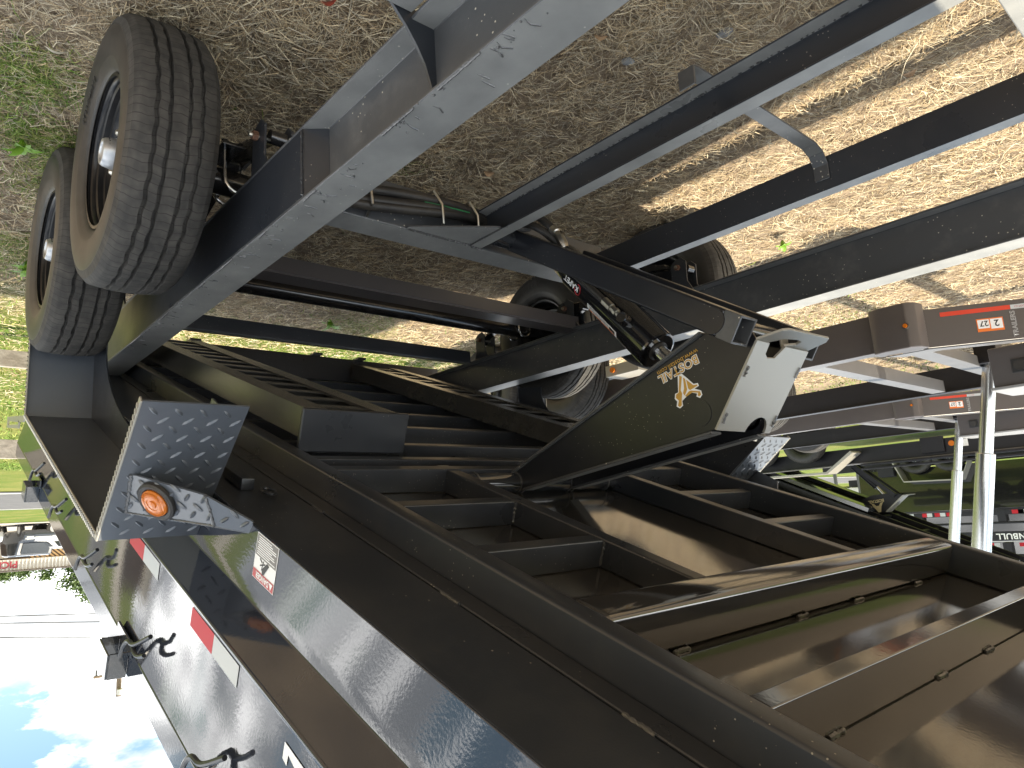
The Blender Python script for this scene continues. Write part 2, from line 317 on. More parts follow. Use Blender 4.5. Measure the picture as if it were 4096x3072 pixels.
ZT, ZB = 0.70, 0.502
for side in (0, 1):
    y0, y1, wy = (0.7245, 0.8395, 0.782) if side == 0 else (mir(0.8395), mir(0.7245), mir(0.782))
    rail = part('main_rail', prism(ibeam(y0, y1, ZB, ZT, 0.008, 0.006, wy), 'x', -0.9, 4.05, bev=0.0018), 'paint_rail')
    sg = 1 if side == 0 else -1
    yo = y0 if side == 0 else y1
    # boxed section over the axles: outer plate with a slanted front end
    pl = [(4.05, yo+0.001*sg), (1.517, yo+0.001*sg), (1.478, wy-0.004*sg), (1.478, wy-0.0035*sg+0.003*sg), (1.523, yo+0.007*sg), (4.05, yo+0.007*sg)]
    b = prism(pl, 'z', ZB+0.0085, ZT-0.0085)
    beadline((1.516, yo-0.001*sg, ZB+0.012), (1.516, yo-0.001*sg, ZT-0.012), 0.003, bm=b)
    part('box_plate', b, 'paint', rail)
    if side == 0:
        b = bmesh.new()
        for k in range(130):        # weld spatter and drips on the top flange
            x = random.uniform(0.35, 3.2); y = 0.7245+abs(random.gauss(0, 0.024)); 
            if y > 0.825: continue
            if random.random() < 0.45:
                L = random.uniform(0.01, 0.035); tube([(x, y, ZT), (x+random.uniform(-.006, .006), y+L*0.5, ZT+0.0003), (x+random.uniform(-.008, .008), y+L, ZT)], 0.0015, 5, bm=b, rr=[0.0008, 0.0017, 0.0022])
            else:
                r = random.uniform(0.0012, 0.0032); tube([(x, y, ZT-0.001), (x, y, ZT+r*0.6), (x+.001, y, ZT+r)], r, 6, bm=b, rr=[r*1.3, r, r*0.4])
        for k in range(9):
            x = 0.5+k*0.3+random.uniform(-.08, .08); beadline((x, 0.7265, ZT+0.0005), (x+random.uniform(.05, .16), 0.7265+random.uniform(0, .004), ZT+0.0005), 0.0028, bm=b)
        part('weld_spatter', b, 'weld', rail)['kind'] = 'stuff'
        # curved bracket gusset and slotted shelf on the outside of the rail
        arc = [(0.7835, 0.513), (0.744, 0.496), (0.715, 0.468), (0.66, 0.43), (0.60, 0.40), (0.62, 0.43), (0.648, 0.46), (0.676, 0.489), (0.712, 0.53), (0.736, 0.566), (0.753, 0.598), (0.766, 0.64), (0.778, 0.69), (0.7785, 0.69)]
        b = prism(arc, 'x', 1.026, 1.033, bev=0.001)
        part('bracket_gusset', b, 'paint', rail)
        b = prism([(0.62, 0.52), (1.024, 0.52), (1.024, 0.7235), (0.62, 0.7235)], 'z', 0.4905, 0.4985, bev=0.001)
        part('bracket_shelf', b, 'paint_rail', rail)
        b = box((0.92, 0.63, 0.4986), (0.93, 0.70, 0.4992), 0, 1); part('shelf_slot', b, 'black_print', rail)

# lower centre channels that carry the hoist, with open sides outward
for side in (0, 1):
    if side == 0: c = [(1.443, 0.472), (1.492, 0.472), (1.492, 0.578), (1.443, 0.578), (1.443, 0.573), (1.487, 0.5725), (1.487, 0.4775), (1.443, 0.477)]
    else: c = [(mir(y), z) for y, z in [(1.443, 0.472), (1.492, 0.472), (1.492, 0.578), (1.443, 0.578), (1.443, 0.573), (1.487, 0.5725), (1.487, 0.4775), (1.443, 0.477)]]
    ch = part('hoist_channel', prism(c, 'x', -1.3, 1.765, bev=0.0012), 'paint')
    if side == 0:
        b = bmesh.new()
        for k in range(150):
            x = -0.1+k*0.0125+random.uniform(-.004, .004)
            if random.random() < 0.25: continue
            r = random.uniform(0.0022, 0.0055); tube([(x, 1.4835-random.uniform(0, .006), 0.4768), (x, 1.484, 0.4768+r*0.7)], r, 6, bm=b, rr=[r*1.2, r*0.4])
        part('weld_spatter', b, 'weld', ch)['kind'] = 'stuff'
# crossmembers
part('crossmember', box((1.764, 0.8405, 0.43), (1.874, mir(1.443), 0.5765), 0.004), 'paint_rail')
part('crossmember', prism([(2.50, 0.503), (2.605, 0.503), (2.605, 0.511), (2.506, 0.510), (2.506, 0.44), (2.50, 0.44)], 'y', 0.80, mir(0.80), bev=0.001), 'paint_grey')
part('crossmember', box((3.395, 0.8405, 0.437), (3.445, mir(0.8405), 0.515), 0.004), 'paint')
part('crossmember', box((0.145, 1.4925, 0.474), (0.243, mir(1.4925), 0.576), 0.003), 'paint_rail')
part('rear_crossmember', box((4.05, 0.62, 0.40), (4.13, mir(0.62), 0.555), 0.006), 'paint')
for y in (0.98, 1.25, 1.99, 2.30): part('hinge_lug', box((4.02, y, 0.385), (4.11, y+0.06, 0.3995), 0.004), 'paint')
# gussets between first crossmember and channels
for side in (0, 1):
    g_ = [(1.762, 1.19), (1.762, 1.4415), (1.595, 1.4415), (1.60, 1.425), (1.75, 1.19)]
    if side: g_ = [(x, mir(y)) for x, y in g_]
    part('gusset', prism(g_, 'z', 0.569, 0.5745, bev=0.001), 'paint_rail')
b = beadline((1.76, 1.20, 0.577), (1.76, 1.45, 0.577), 0.004); beadline((1.76, 1.45, 0.579), (1.768, 1.50, 0.579), 0.005, bm=b); beadline((1.60, 1.443, 0.577), (1.76, 1.443, 0.577), 0.003, bm=b)
part('weld_bead', b, 'weld')['kind'] = 'stuff'
# bent strap hanger passing under the near channel
b = prism([(1.385, 0.505), (1.391, 0.505), (1.393, 0.457), (1.41, 0.4535), (2.02, 0.4535), (2.062, 0.468), (2.080, 0.50), (2.080, 0.545), (2.086, 0.545), (2.086, 0.498), (2.066, 0.464), (2.022, 0.4475), (1.405, 0.4475), (1.387, 0.455)], 'x', 0.812, 0.857, bev=0.001)
part('strap_hanger', b, 'paint_rail')
# axles, springs, hangers
XA = (2.13, 3.0)
for xa in XA:
    ax = part('axle', tube([(xa, 0.42, 0.39), (xa, 0.75, 0.39), (xa, 1.2, 0.395), (xa, mir(1.2), 0.395), (xa, mir(0.75), 0.39), (xa, mir(0.42), 0.39)], 0.042, 20), 'axle_black')
    for s_ in (0, 1):
        yc = 0.782 if s_ == 0 else mir(0.782)
        b = bmesh.new()
        for l in range(5):
            hl = 0.33-0.055*l; pts = []
            for k in range(13):
                t = -1+2*k/12; x = xa+t*hl; z = 0.385-0.055*(1-(t*hl/0.33)**2)-0.0075*l; pts.append((x, z))
            poly = pts+[(x, z-0.0068) for x, z in reversed(pts)]
            prism(poly, 'y', yc-0.022, yc+0.022, bm=b)
        for e in (-1, 1): tube([(xa+e*0.335, yc-0.023, 0.387), (xa+e*0.335, yc+0.023, 0.387)], 0.020, 12, bm=b)
        sp = part('leaf_spring', b, 'axle_black')
        for dx in (-0.05, 0.05):
            pts = [(xa+dx, yc-0.045, 0.27), (xa+dx, yc-0.045, 0.39)]+[(xa+dx, yc-0.045*math.cos(a), 0.395+0.045*math.sin(a)) for a in [math.pi*i/8 for i in range(1, 8)]]+[(xa+dx, yc+0.045, 0.39), (xa+dx, yc+0.045, 0.27)]
            part('u_bolt', tube(pts, 0.0062, 8), 'chrome', sp)
        b = box((xa-0.075, yc-0.06, 0.285), (xa+0.075, yc+0.06, 0.296), 0.002)
        for dx in (-0.05, 0.05):
            for dy in (-0.045, 0.045): tube([(xa+dx, yc+dy, 0.27), (xa+dx, yc+dy, 0.285)], 0.011, 6, bm=b)
        part('tie_plate', b, 'axle_black', sp)
for s_ in (0, 1):
    for xh, wd in ((1.82, 0.085), (2.565, 0.12), (3.31, 0.085)):
        yc = 0.782 if s_ == 0 else mir(0.782)
        b = bmesh.new()
        for dy in (-0.04, 0.04):
            prism([(xh-wd*0.75, 0.500), (xh-wd*0.45, 0.455), (xh-wd*0.5, 0.36), (xh-wd*0.2, 0.335), (xh+wd*0.3, 0.345), (xh+wd*0.5, 0.36), (xh+wd*0.55, 0.46), (xh+wd*0.75, 0.500)], 'y', yc+dy-0.0035, yc+dy+0.0035, bev=0.001, bm=b)
        hg = part('spring_hanger', b, 'paint')
        b = tube([(xh, yc-0.047, 0.383), (xh, yc-0.062, 0.383)], 0.014, 6); part('hanger_nut', b, 'rust_nut', hg)
        b = tube([(xh, yc+0.045, 0.383), (xh, yc+0.058, 0.383)], 0.014, 6); part('bolt_head', b, 'zinc', hg)
        b = tube([(xh, yc-0.072, 0.383), (xh, yc+0.07, 0.383)], 0.007, 8); part('hanger_bolt', b, 'zinc', hg)
    yc = 0.782 if s_ == 0 else mir(0.782)
    part('equalizer', prism([(2.44, 0.375), (2.47, 0.41), (2.565, 0.44), (2.66, 0.41), (2.69, 0.375), (2.66, 0.36), (2.565, 0.35), (2.47, 0.36)], 'y', yc-0.014, yc+0.014, bev=0.003), 'axle_black')
# brake wiring along the near rail and rubber hoses over the first crossmember
part('brake_wire', tube(curve([(2.05, 0.70, 0.40), (2.2, 0.70, 0.34), (2.35, 0.71, 0.37), (2.45, 0.735, 0.47)]), 0.006, 8), 'rubber_hose')
for k, (dy, dz) in enumerate(((0, 0), (-0.01, 0.033), (0.0, 0.05))):
    pts = [(1.735-0.01*k, 0.86, 0.515+dz), (1.725, 1.00, 0.505+dz), (1.715, 1.14, 0.478+dz+0.012), (1.71, 1.27, 0.48+dz*0.8), (1.715, 1.36, 0.475+dz*0.6), (1.72, 1.44, 0.478+dz*0.4), (1.74, 1.56, 0.48+dz*0.4), (1.73, 1.70, 0.46)]
    part('hydraulic_hose', tube(curve(pts), 0.016, 12), 'rubber_hose')
for y in (1.02, 1.28, 1.425):
    part('hose_clip', tube([(1.765, y+0.03, 0.568), (1.70, y+0.012, 0.555), (1.688, y, 0.50), (1.70, y-0.02, 0.455), (1.76, y-0.02, 0.45)], 0.0045, 8), 'zinc')
part('marker_stripe', tube(curve([(1.700, 1.22, 0.502), (1.697, 1.30, 0.498), (1.70, 1.40, 0.492)]), 0.0025, 6), 'green_hose')
for k, (a, m_) in enumerate((([(1.70, 1.50, 0.46), (1.66, 1.56, 0.47), (1.60, 1.60, 0.49), (1.565, 1.62, 0.525), (1.545, 1.63, 0.555)], 'rubber_hose'), ([(1.72, 1.50, 0.47), (1.66, 1.58, 0.50), (1.60, 1.60, 0.53), (1.555, 1.63, 0.58), (1.53, 1.66, 0.63)], 'rubber_hose'))):
    part('hydraulic_hose', tube(curve(a), 0.013, 10), m_)
part('hose_fitting', tube([(1.548, 1.63, 0.55), (1.535, 1.632, 0.568), (1.533, 1.633, 0.570), (1.524, 1.634, 0.585), (1.522, 1.634, 0.588), (1.512, 1.636, 0.612), (1.506, 1.64, 0.63)], 0.014, 8, rr=[.016, .016, .012, .012, .017, .017, .012]), 'zinc')

# ------------------------------------------------------------------ wheels
def tread_material():
    m = bpy.data.materials.new('tyre_tread'); m.use_nodes = True; t = m.node_tree; b = t.nodes['Principled BSDF']; L = t.links.new
    b.inputs['Roughness'].default_value = 0.75; b.inputs['Specular IOR Level'].default_value = 0.3
    uv = N(t, 'ShaderNodeUVMap', uv_map='UVMap'); sp = N(t, 'ShaderNodeSeparateXYZ'); L(uv.outputs[0], sp.inputs[0])
    def mth(op, a, b_=None):
        n = N(t, 'ShaderNodeMath', op=op)
        for i, v in enumerate((a, b_)):
            if v is None: continue
            if isinstance(v, (int, float)): n.inputs[i].default_value = v
            else: L(v, n.inputs[i])
        return n.outputs[0]
    u, v = sp.outputs[0], sp.outputs[1]
    zig = mth('MULTIPLY', mth('PINGPONG', mth('MULTIPLY', v, 40.0), 1.0), 0.22)
    f = mth('FRACT', mth('ADD', u, zig)); d = mth('ABSOLUTE', mth('SUBTRACT', f, 0.5))
    cut = mth('LESS_THAN', d, 0.05)
    n = N(t, 'ShaderNodeTexNoise', i_Scale=28.0, i_Detail=6.0); tcn = N(t, 'ShaderNodeTexCoord'); L(tcn.outputs['Object'], n.inputs['Vector'])
    r = N(t, 'ShaderNodeMapRange'); r.inputs['From Min'].default_value = 0.3; r.inputs['From Max'].default_value = 0.72; L(n.outputs['Fac'], r.inputs['Value'])
    x = N(t, 'ShaderNodeMix', data_type='RGBA'); L(r.outputs[0], x.inputs[0]); x.inputs[6].default_value = (0.032, 0.031, 0.029, 1); x.inputs[7].default_value = (0.068, 0.063, 0.056, 1)
    y = N(t, 'ShaderNodeMix', data_type='RGBA'); L(cut, y.inputs[0]); L(x.outputs[2], y.inputs[6]); y.inputs[7].default_value = (0.026, 0.024, 0.021, 1); L(y.outputs[2], b.inputs['Base Color'])
    bp = N(t, 'ShaderNodeBump', i_Strength=0.35, i_Distance=0.003, invert=True); L(cut, bp.inputs['Height']); L(bp.outputs[0], b.inputs['Normal'])
    M['tread'] = m
tread_material()
mat('sidewall', (0.020, 0.0195, 0.019), 0.45, bump=[(90, 0.12, 0.001)], dirt=(7, (0.075, 0.070, 0.062), 0.42, 0.75, 0.5))
RT = 0.391
def make_tyre_mesh():
    seg = 144
    half = [(0.000, .3905), (0.018, .390), (0.0195, .377), (0.0275, .377), (0.029, .3895), (0.049, .388), (0.0505, .375), (0.0590, .375), (0.0605, .3865), (0.088, .382), (0.094, .378)]
    tread = [(-y, r) for y, r in reversed(half[1:])]+half
    side = [(0.101, .370), (0.106, .366), (0.107, .360), (0.113, .345), (0.1165, .32), (0.1175, .30), (0.115, .277), (0.112, .262), (0.1115, .259), (0.107, .25), (0.102, .238), (0.097, .229), (0.091, .224), (0.086, .221), (0.080, .214)]
    prof = [(-y, r) for y, r in reversed(side)]+tread+side
    ns = len(side); nt_ = len(tread)
    def wv(j, k):
        jj = j-ns
        if 0 < jj < nt_-1:
            y = abs(tread[jj][0])
            if 0.018 < y < 0.061: return 0.0016*(1 if (k//2) % 2 else -1)
        return 0
    b = lathe(prof, seg, wave=wv)
    uvl = b.loops.layers.uv.new('UVMap')
    for f in b.faces:
        ks = []
        for l in f.loops:
            a = math.atan2(l.vert.co.z, l.vert.co.x) % (2*math.pi); ks.append(a)
        wrap = max(ks)-min(ks) > math.pi
        for l, a in zip(f.loops, ks):
            if wrap and a < math.pi: a += 2*math.pi
            l[uvl].uv = (a*104/(2*math.pi), l.vert.co.y)
        rr_ = [v.co.xz.length for v in f.verts]; ym = sum(abs(v.co.y) for v in f.verts)/len(f.verts)
        f.material_index = 0 if (ym < 0.1125 and min(rr_) > 0.343) else 1
    fin(b, 40)
    me = bpy.data.meshes.new('tyre'); b.to_mesh(me); b.free(); me.materials.append(M['tread']); me.materials.append(M['sidewall']); return me
TYRE = make_tyre_mesh()
def make_rim_mesh():
    prof = [(-0.094, .212), (-0.094, .221), (-0.086, .223), (-0.084, .212), (-0.078, .207), (-0.070, .206), (-0.066, .200), (-0.052, .198), (-0.048, .190), (-0.030, .186), (-0.022, .178), (-0.010, .174), (0.0, .168), (-0.006, .14), (-0.028, .115), (-0.040, .10), (-0.040, .055), (-0.038, .05)]
    b = lathe(prof, 64)
    lathe([(-0.02, .175), (0.03, .176), (0.05, .196), (0.075, .200), (0.08, .206), (0.082, .216), (0.09, .214)], 64, bm=b)
    fin(b, 40); me = bpy.data.meshes.new('rim'); b.to_mesh(me); b.free(); me.materials.append(M['rim_black']); return me
RIM = make_rim_mesh()
def make_hub_mesh():
    b = lathe([(-0.036, .0), (-0.036, .072), (-0.046, .070), (-0.050, .042), (-0.058, .040), (-0.060, .046), (-0.066, .046), (-0.092, .041), (-0.100, .036), (-0.100, .028), (-0.096, .026), (-0.096, .0)], 32)
    fin(b, 40); me = bpy.data.meshes.new('hub'); b.to_mesh(me); b.free(); me.materials.append(M['hub_silver']); return me
HUB = make_hub_mesh()
def nut_mesh():
    b = bmesh.new()
    for k in range(8):
        a = 2*math.pi*k/8; tube([(0.0825*math.cos(a), -0.040, 0.0825*math.sin(a)), (0.0825*math.cos(a), -0.060, 0.0825*math.sin(a))], 0.0105, 6, bm=b)
    fin(b, 20); me = bpy.data.meshes.new('lug_nuts'); b.to_mesh(me); b.free(); me.materials.append(M['zinc']); return me
NUT1 = None
def one_nut():
    b = tube([(0, -0.040, 0), (0, -0.055, 0), (0, -0.062, 0)], 0.0105, 6, rr=[.0105, .0105, .006]); fin(b, 20); me = bpy.data.meshes.new('lug_nut'); b.to_mesh(me); b.free(); me.materials.append(M['zinc']); return me
NUT1 = one_nut()
def wheel(parent, loc, flip=False, detail=True):
    r = bpy.data.objects.new('wheel', RIM); COL.objects.link(r); r.parent = parent; r.location = loc
    r.rotation_euler = (0, 0, math.pi if flip else 0)
    t = bpy.data.objects.new('tyre', TYRE); COL.objects.link(t); t.parent = r; t.rotation_euler = (0, random.uniform(0, 6), 0)
    if detail:
        h = bpy.data.objects.new('hub', HUB); COL.objects.link(h); h.parent = r
        for k in range(8):
            a = 2*math.pi*k/8+0.2; n = bpy.data.objects.new('lug_nut', NUT1); COL.objects.link(n); n.parent = r; n.location = (0.0825*math.cos(a), 0, 0.0825*math.sin(a))
    return r
def arc_text(s, rad, size, ysurf, parent, m, start, depth=0.0008, outward=-1, spacing=1.15):
    """raised lettering around a sidewall, reading with its feet towards the hub, seen from -Y (outward=-1) or +Y"""
    me = text_mesh(s, size, depth=depth, align='CENTER', spacing=spacing, bold=0.0006)
    for v in me.vertices:
        x, y, z = v.co; a = start - outward*(-x/rad)
        rr = rad+y; v.co = (rr*math.cos(a), ysurf+outward*(z+depth), rr*math.sin(a))
    return Om('lettering', me, m, parent)
mat('tyre_letter', (0.045, 0.042, 0.038), 0.6)
for xa in XA:
    for side in (0, 1):
        wy_ = 0.507 if side == 0 else mir(0.507)
        wh = wheel(T, Vector((xa, wy_, RT))-T_loc, flip=bool(side))
        if side == 0 and xa < 2.5: arc_text('ST235/80R16', 0.255, 0.026, -0.1145, wh, 'tyre_letter', R(-60))
        if side == 1 and xa > 2.5: arc_text('TASKMASTER', 0.30, 0.048, 0.1172, wh, 'tyre_letter', R(245), outward=1)

# ------------------------------------------------------------------ scissor hoist
def quadbar(p0, p1, h, y0, y1, bev=0.006):
    """rectangular tube from p0 to p1 in the x-z plane, height h, width y0..y1"""
    a = Vector((p0[0], 0, p0[1])); c = Vector((p1[0], 0, p1[1])); d = (c-a); L = d.length; d.normalize(); n = Vector((d.z, 0, -d.x)); 
    if n.z < 0: n = -n
    mtx = Matrix(((d.x, 0, n.x, a.x), (0, 1, 0, 0), (d.z, 0, n.z, a.z), (0, 0, 0, 1)))
    return box((0, y0, -h/2), (L, y1, h/2), bev, 3, mtx=mtx), mtx, L
def shell_end(mtx, L, y0, y1, h, depth=0.05, w=0.005, bm=None):
    """open square tube end: four walls"""
    b = bm or bmesh.new()
    for lo, hi in (((L, y0, -h/2), (L+depth, y0+w, h/2)), ((L, y1-w, -h/2), (L+depth, y1, h/2)), ((L, y0+w, -h/2), (L+depth, y1-w, -h/2+w)), ((L, y0+w, h/2-w), (L+depth, y1-w, h/2))):
        box(lo, hi, 0.001, 1, bm=b, mtx=mtx)
    return b
for side in (0, 1):
    y0, y1 = (1.572, 1.648) if side == 0 else (mir(1.648), mir(1.572))
    b, mx_, L = quadbar((1.705, 0.545), (0.935, 1.043), 0.075, y0, y1)
    arm = part('lower_arm', b, 'paint_black')
    part('tube_end', shell_end(mx_, L, y0, y1, 0.075, 0.05, w=0.006), 'paint_rail', arm)
    part('pivot_tube', tube([(1.705, 1.4925 if side == 0 else y1, 0.545), (1.705, y0 if side == 0 else mir(1.4925), 0.545)], 0.036, 20), 'paint_gloss', arm)
    yy = y0-0.003 if side == 0 else y1+0.003
    part('pin_cap', tube([(0.955, yy, 1.032), (0.955, yy+(0.01 if side == 0 else -0.01), 1.032)], 0.034, 28), 'paint_black', arm)
    # triangular upper arm plate with edge flanges
    ty = 1.66 if side == 0 else mir(1.66)-0.008
    poly = [(1.895, 1.345), (1.885, 1.375), (1.85, 1.395), (1.775, 1.394), (1.038, 1.297), (0.889, 1.086), (0.915, 1.030), (0.97, 1.005), (1.04, 1.034)]
    tri = part('upper_arm_plate', prism(poly, 'y', ty, ty+0.008, bev=0.0012), 'paint_black')
    def strip(p, q, wd, name='arm_flange'):
        a = Vector((p[0], 0, p[1])); c = Vector((q[0], 0, q[1])); d = (c-a).normalized(); n = Vector((d.z, 0, -d.x))
        mtx = Matrix(((d.x, 0, n.x, a.x), (0, 1, 0, 0), (d.z, 0, n.z, a.z), (0, 0, 0, 1)))
        yy0, yy1 = (ty-0.013, ty+0.035) if side == 0 else (ty-0.027, ty+0.021)
        part(name, box((0, yy0, -wd/2), ((c-a).length, yy1, wd/2), 0.0015, 1, mtx=mtx), 'paint_rail', tri)
    strip((1.86, 1.338), (1.045, 1.030), 0.008); strip((1.80, 1.3985), (1.045, 1.3045), 0.008)
    yc = ty-0.002 if side == 0 else ty+0.010
    part('pin_cap', tube([(1.081, yc, 1.248), (1.081, yc+(0.01 if side == 0 else -0.01), 1.248)], 0.036, 28), 'paint_black', tri)
# folded knee plate with slot and notch, joining both upper plates
def kn(t, y):   # t runs up the flat part
    return (0.889+(1.038-0.889)*t, y, 1.086+(1.297-1.086)*t)
def plate_poly(outline, holes_split, mtx, th, bm):
    for p in outline: prism(p, 'z', 0, th, bev=0.0008, bm=bm)
kd = Vector((1.038-0.889, 0, 1.297-1.086)); KL = kd.length; kd.normalize(); kn_ = Vector((-kd.z, 0, kd.x))
KM = Matrix(((0, kd.x, kn_.x, 0.889), (1, 0, 0, 0), (0, kd.z, kn_.z, 1.086), (0, 0, 0, 1)))   # local x = world y, local y = up the plate, local z = outwards (front)
KY0, KY1 = 1.652, mir(1.652)
b = bmesh.new()
nc = [(1.835+0.05*math.cos(a), KL-0.0+0.052*math.sin(-a)) for a in []]
arch = [(1.845+0.052*math.cos(a), KL-0.048*math.sin(a)*1.0) for a in [math.pi*i/10 for i in range(11)]]   # notch at the top edge, right to left
outline = [(KY0, 0), (1.715, 0), (1.718, 0.030), (1.735, 0.040), (1.77, 0.037), (1.80, 0.0), (KY1, 0), (KY1, KL)]+arch+[(KY0, KL)]
t_ = prism(outline, 'z', 0, 0.007, bev=0.0008); t_.transform(KM); merge(b, t_)
knee = part('knee_plate', b, 'steel_plate')
# folded lip going forward at the lower edge, with the other half of the slot
ld = Vector((-0.074, 0, -0.016)).normalized(); ln = Vector((ld.z, 0, -ld.x))
LM = Matrix(((0, ld.x, ln.x, 0.889), (1, 0, 0, 0), (0, ld.z, ln.z, 1.0875), (0, 0, 0, 1)))
lip = [(KY0+0.004, 0.0), (KY0+0.03, 0.062), (KY0+0.05, 0.072), (KY1-0.02, 0.078), (KY1, 0.06), (KY1, 0.0), (1.80, 0.0), (1.835, 0.018), (1.83, 0.036), (1.80, 0.040), (1.745, 0.030), (1.715, 0.0)]
t_ = prism(lip, 'z', -0.007, 0, bev=0.0008); t_.transform(LM); part('knee_lip', t_, 'steel_plate', knee)
b = bmesh.new()
for (yy, t0, t1) in ((KY0+0.012, 0.07, 0.10), (KY0+0.012, 0.205, 0.235), (KY1-0.008, 0.05, 0.08), (KY1-0.008, 0.20, 0.235)):
    p0 = KM @ Vector((yy, t0, 0.008)); p1 = KM @ Vector((yy, t1, 0.008)); beadline(p0, p1, 0.004, bm=b)
part('weld_bead', b, 'weld', knee)['kind'] = 'stuff'
part('knee_box', box((0.93, 1.87, 1.04), (0.935, 1.925, 1.10), 0.001), 'steel_plate', knee)
# red plug behind the notch
part('red_plug', tube([(1.02, 1.80, 1.262), (1.04, 1.80, 1.262)], 0.006, 10), 'red_print', knee)
# rear cross tubes and pins
part('pivot_tube', tube([(1.848, 1.38, 1.372), (1.848, mir(1.38), 1.372)], 0.034, 24), 'paint_gloss')
b = bmesh.new()
for y in (1.47, 1.655, 1.675, 1.905, 1.925, 2.11): tube([(1.848, y, 1.372), (1.848, y+0.006, 1.372)], 0.037, 24, bm=b)
part('weld_bead', b, 'weld')['kind'] = 'stuff'
part('knee_pin', tube([(0.967, 1.60, 1.032), (0.967, mir(1.60), 1.032)], 0.028, 20), 'axle_black')
part('knee_pin', tube([(1.081, 1.66, 1.248), (1.081, mir(1.66), 1.248)], 0.030, 20), 'axle_black')
# hydraulic cylinder
c0 = Vector((1.665, CY, 0.575)); c1 = Vector((1.292, CY, 1.010)); cdv = (c1-c0).normalized()
CR = 0.064
b = tube([c0, c0+cdv*0.03, c0+cdv*0.10, c0+cdv*0.105, c0+cdv*0.455, c0+cdv*0.456, c0+cdv*0.566, c1, c1+cdv*0.001], CR, 40, rr=[.050, .056, .059, CR, CR, CR+.0015, CR+.0015, CR, CR-.006])
cyl = part('hydraulic_cylinder', b, 'gloss_black')
part('piston_rod', tube([c1-cdv*0.02, Vector((1.085, CY, 1.245))], 0.026, 24), 'chrome', cyl)
part('rod_seal', tube([c1-cdv*0.001, c1+cdv*0.006], 0.033, 24), 'rubber_hose', cyl)
side_v = Vector((0, -1, 0)); frn = cdv.cross(side_v).normalized()
if frn.x > 0: frn = -frn
def on_cyl(u, t, lift=0.0):
    """u: angle from the camera-facing side (-Y) towards the front/lower side, t along"""
    d = side_v*math.cos(u)+frn*math.sin(u); return c0+cdv*t+d*(CR+lift), d
p, d = on_cyl(0.30, 0.45); q = p-cdv*0.0
part('port_boss', tube([p-d*0.01, p+d*0.028, p+d*0.03], 0.019, 16, rr=[.022, .019, .017]), 'gloss_black', cyl)
h0 = p+d*0.016; hd = (-cdv+side_v*0.05).normalized()
part('hose_fitting', tube([h0, h0+hd*0.03, h0+hd*0.031, h0+hd*0.042, h0+hd*0.043, h0+hd*0.06, h0+hd*0.061, h0+hd*0.10], 0.012, 8, rr=[.010, .010, .0135, .0135, .011, .011, .0145, .0145]), 'zinc', cyl)
part('hydraulic_hose', tube(curve([h0+hd*0.095, h0+hd*0.2, h0+hd*0.33-d*0.01, Vector((1.56, 1.70, 0.60))]), 0.011, 10), 'rubber_hose', cyl)
def wrap_label(u0, u1, t0, t1, lift, m, name):
    b = bmesh.new(); n = 8; rows = []
    for i in range(n+1):
        u = u0+(u1-u0)*i/n; rows.append([b.verts.new(on_cyl(u, t, lift)[0]) for t in (t0, t1)])
    for i in range(n): b.faces.new((rows[i][0], rows[i+1][0], rows[i+1][1], rows[i][1]))
    bmesh.ops.recalc_face_normals(b, faces=list(b.faces))
    return part(name, b, m, cyl)
wrap_label(-0.95, -0.55, 0.27, 0.44, 0.0006, 'white_print', 'warning_label')
wrap_label(-0.95, -0.85, 0.28, 0.43, 0.0010, 'orange_print', 'label_stripe')
for k in range(7): wrap_label(-0.80+k*0.035, -0.785+k*0.035, 0.285, 0.395, 0.0010, 'grey_print', 'label_print')
wrap_label(-0.82, -0.62, 0.40, 0.432, 0.0010, 'black_print', 'label_print')
def cyl_text(s, size, u, t, m, name='lettering'):
    me = text_mesh(s, size, align='CENTER', bold=0.0008)
    for v in me.vertices:
        pt, _ = on_cyl(u-v.co.y/CR, t-v.co.x, 0.0008); v.co = pt-T_loc
    return Om(name, me, m, cyl)
cyl_text('KAPET', 0.030, -0.22, 0.165, 'white_print')
b = bmesh.new(); pts = [on_cyl(-0.40+0.30*math.cos(a), 0.205+0.016*math.sin(a), 0.001)[0] for a in [math.pi*1.6*i/18-0.3 for i in range(19)]]
part('label_ring', tube(pts, 0.0016, 6), 'red_print', cyl)
# decal lettering and emblem on the near upper arm plate; x axis of the lettering runs forward along the arm
dx = Vector((1.07-1.195, 0, 1.088-1.125)); DM = None
ux = Vector((1.082-1.204, 0, 1.083-1.116)).normalized()   # reading direction seen from the near side
PLY = 1.6585
ux = Vector((-0.958, 0, -0.287)); uyv = Vector((-0.287, 0, 0.958)).normalized()
def decal(o2):   # local frame on plate, z towards camera (-Y)
    o3 = Vector((o2[0], PLY, o2[1])); x_ = Vector((1.186-1.07, 0, 1.135-1.088)).normalized()
    return o3, x_
tx = Vector((1.070-1.201, 0, 1.092-1.128)).normalized()      # towards the front
# seen from -Y the reader's right is +X (rear): letters run from the front end upwards to the rear
rd = -tx; ru = Vector((-rd.z, 0, rd.x))
if ru.z < 0: ru = -ru
def DMX(o2, lift=0.0): return frame_m((o2[0], PLY-lift, o2[1]), rd, ru)
tri0 = [o for o in T.children if o.name.startswith('upper_arm_plate')][0]
def dtext(s, size, o2, m, bold=0.0, lift=0.0005, sp=1.0):
    me = text_mesh(s, size, bold=bold, spacing=sp); me.transform(Matrix.Translation(-T_loc) @ DMX(o2, lift)); return Om('lettering', me, m, tri0)
dtext('BOSTAIL', 0.036, (1.069, 1.085), 'white_print', bold=0.0022, sp=1.02); dtext('BOSTAIL', 0.036, (1.069, 1.085), 'gold_print', bold=0.0004, lift=0.0009, sp=1.02)
dtext('www.bostail.com', 0.0215, (1.066, 1.068), 'gold_print', lift=0.0007, sp=0.98)
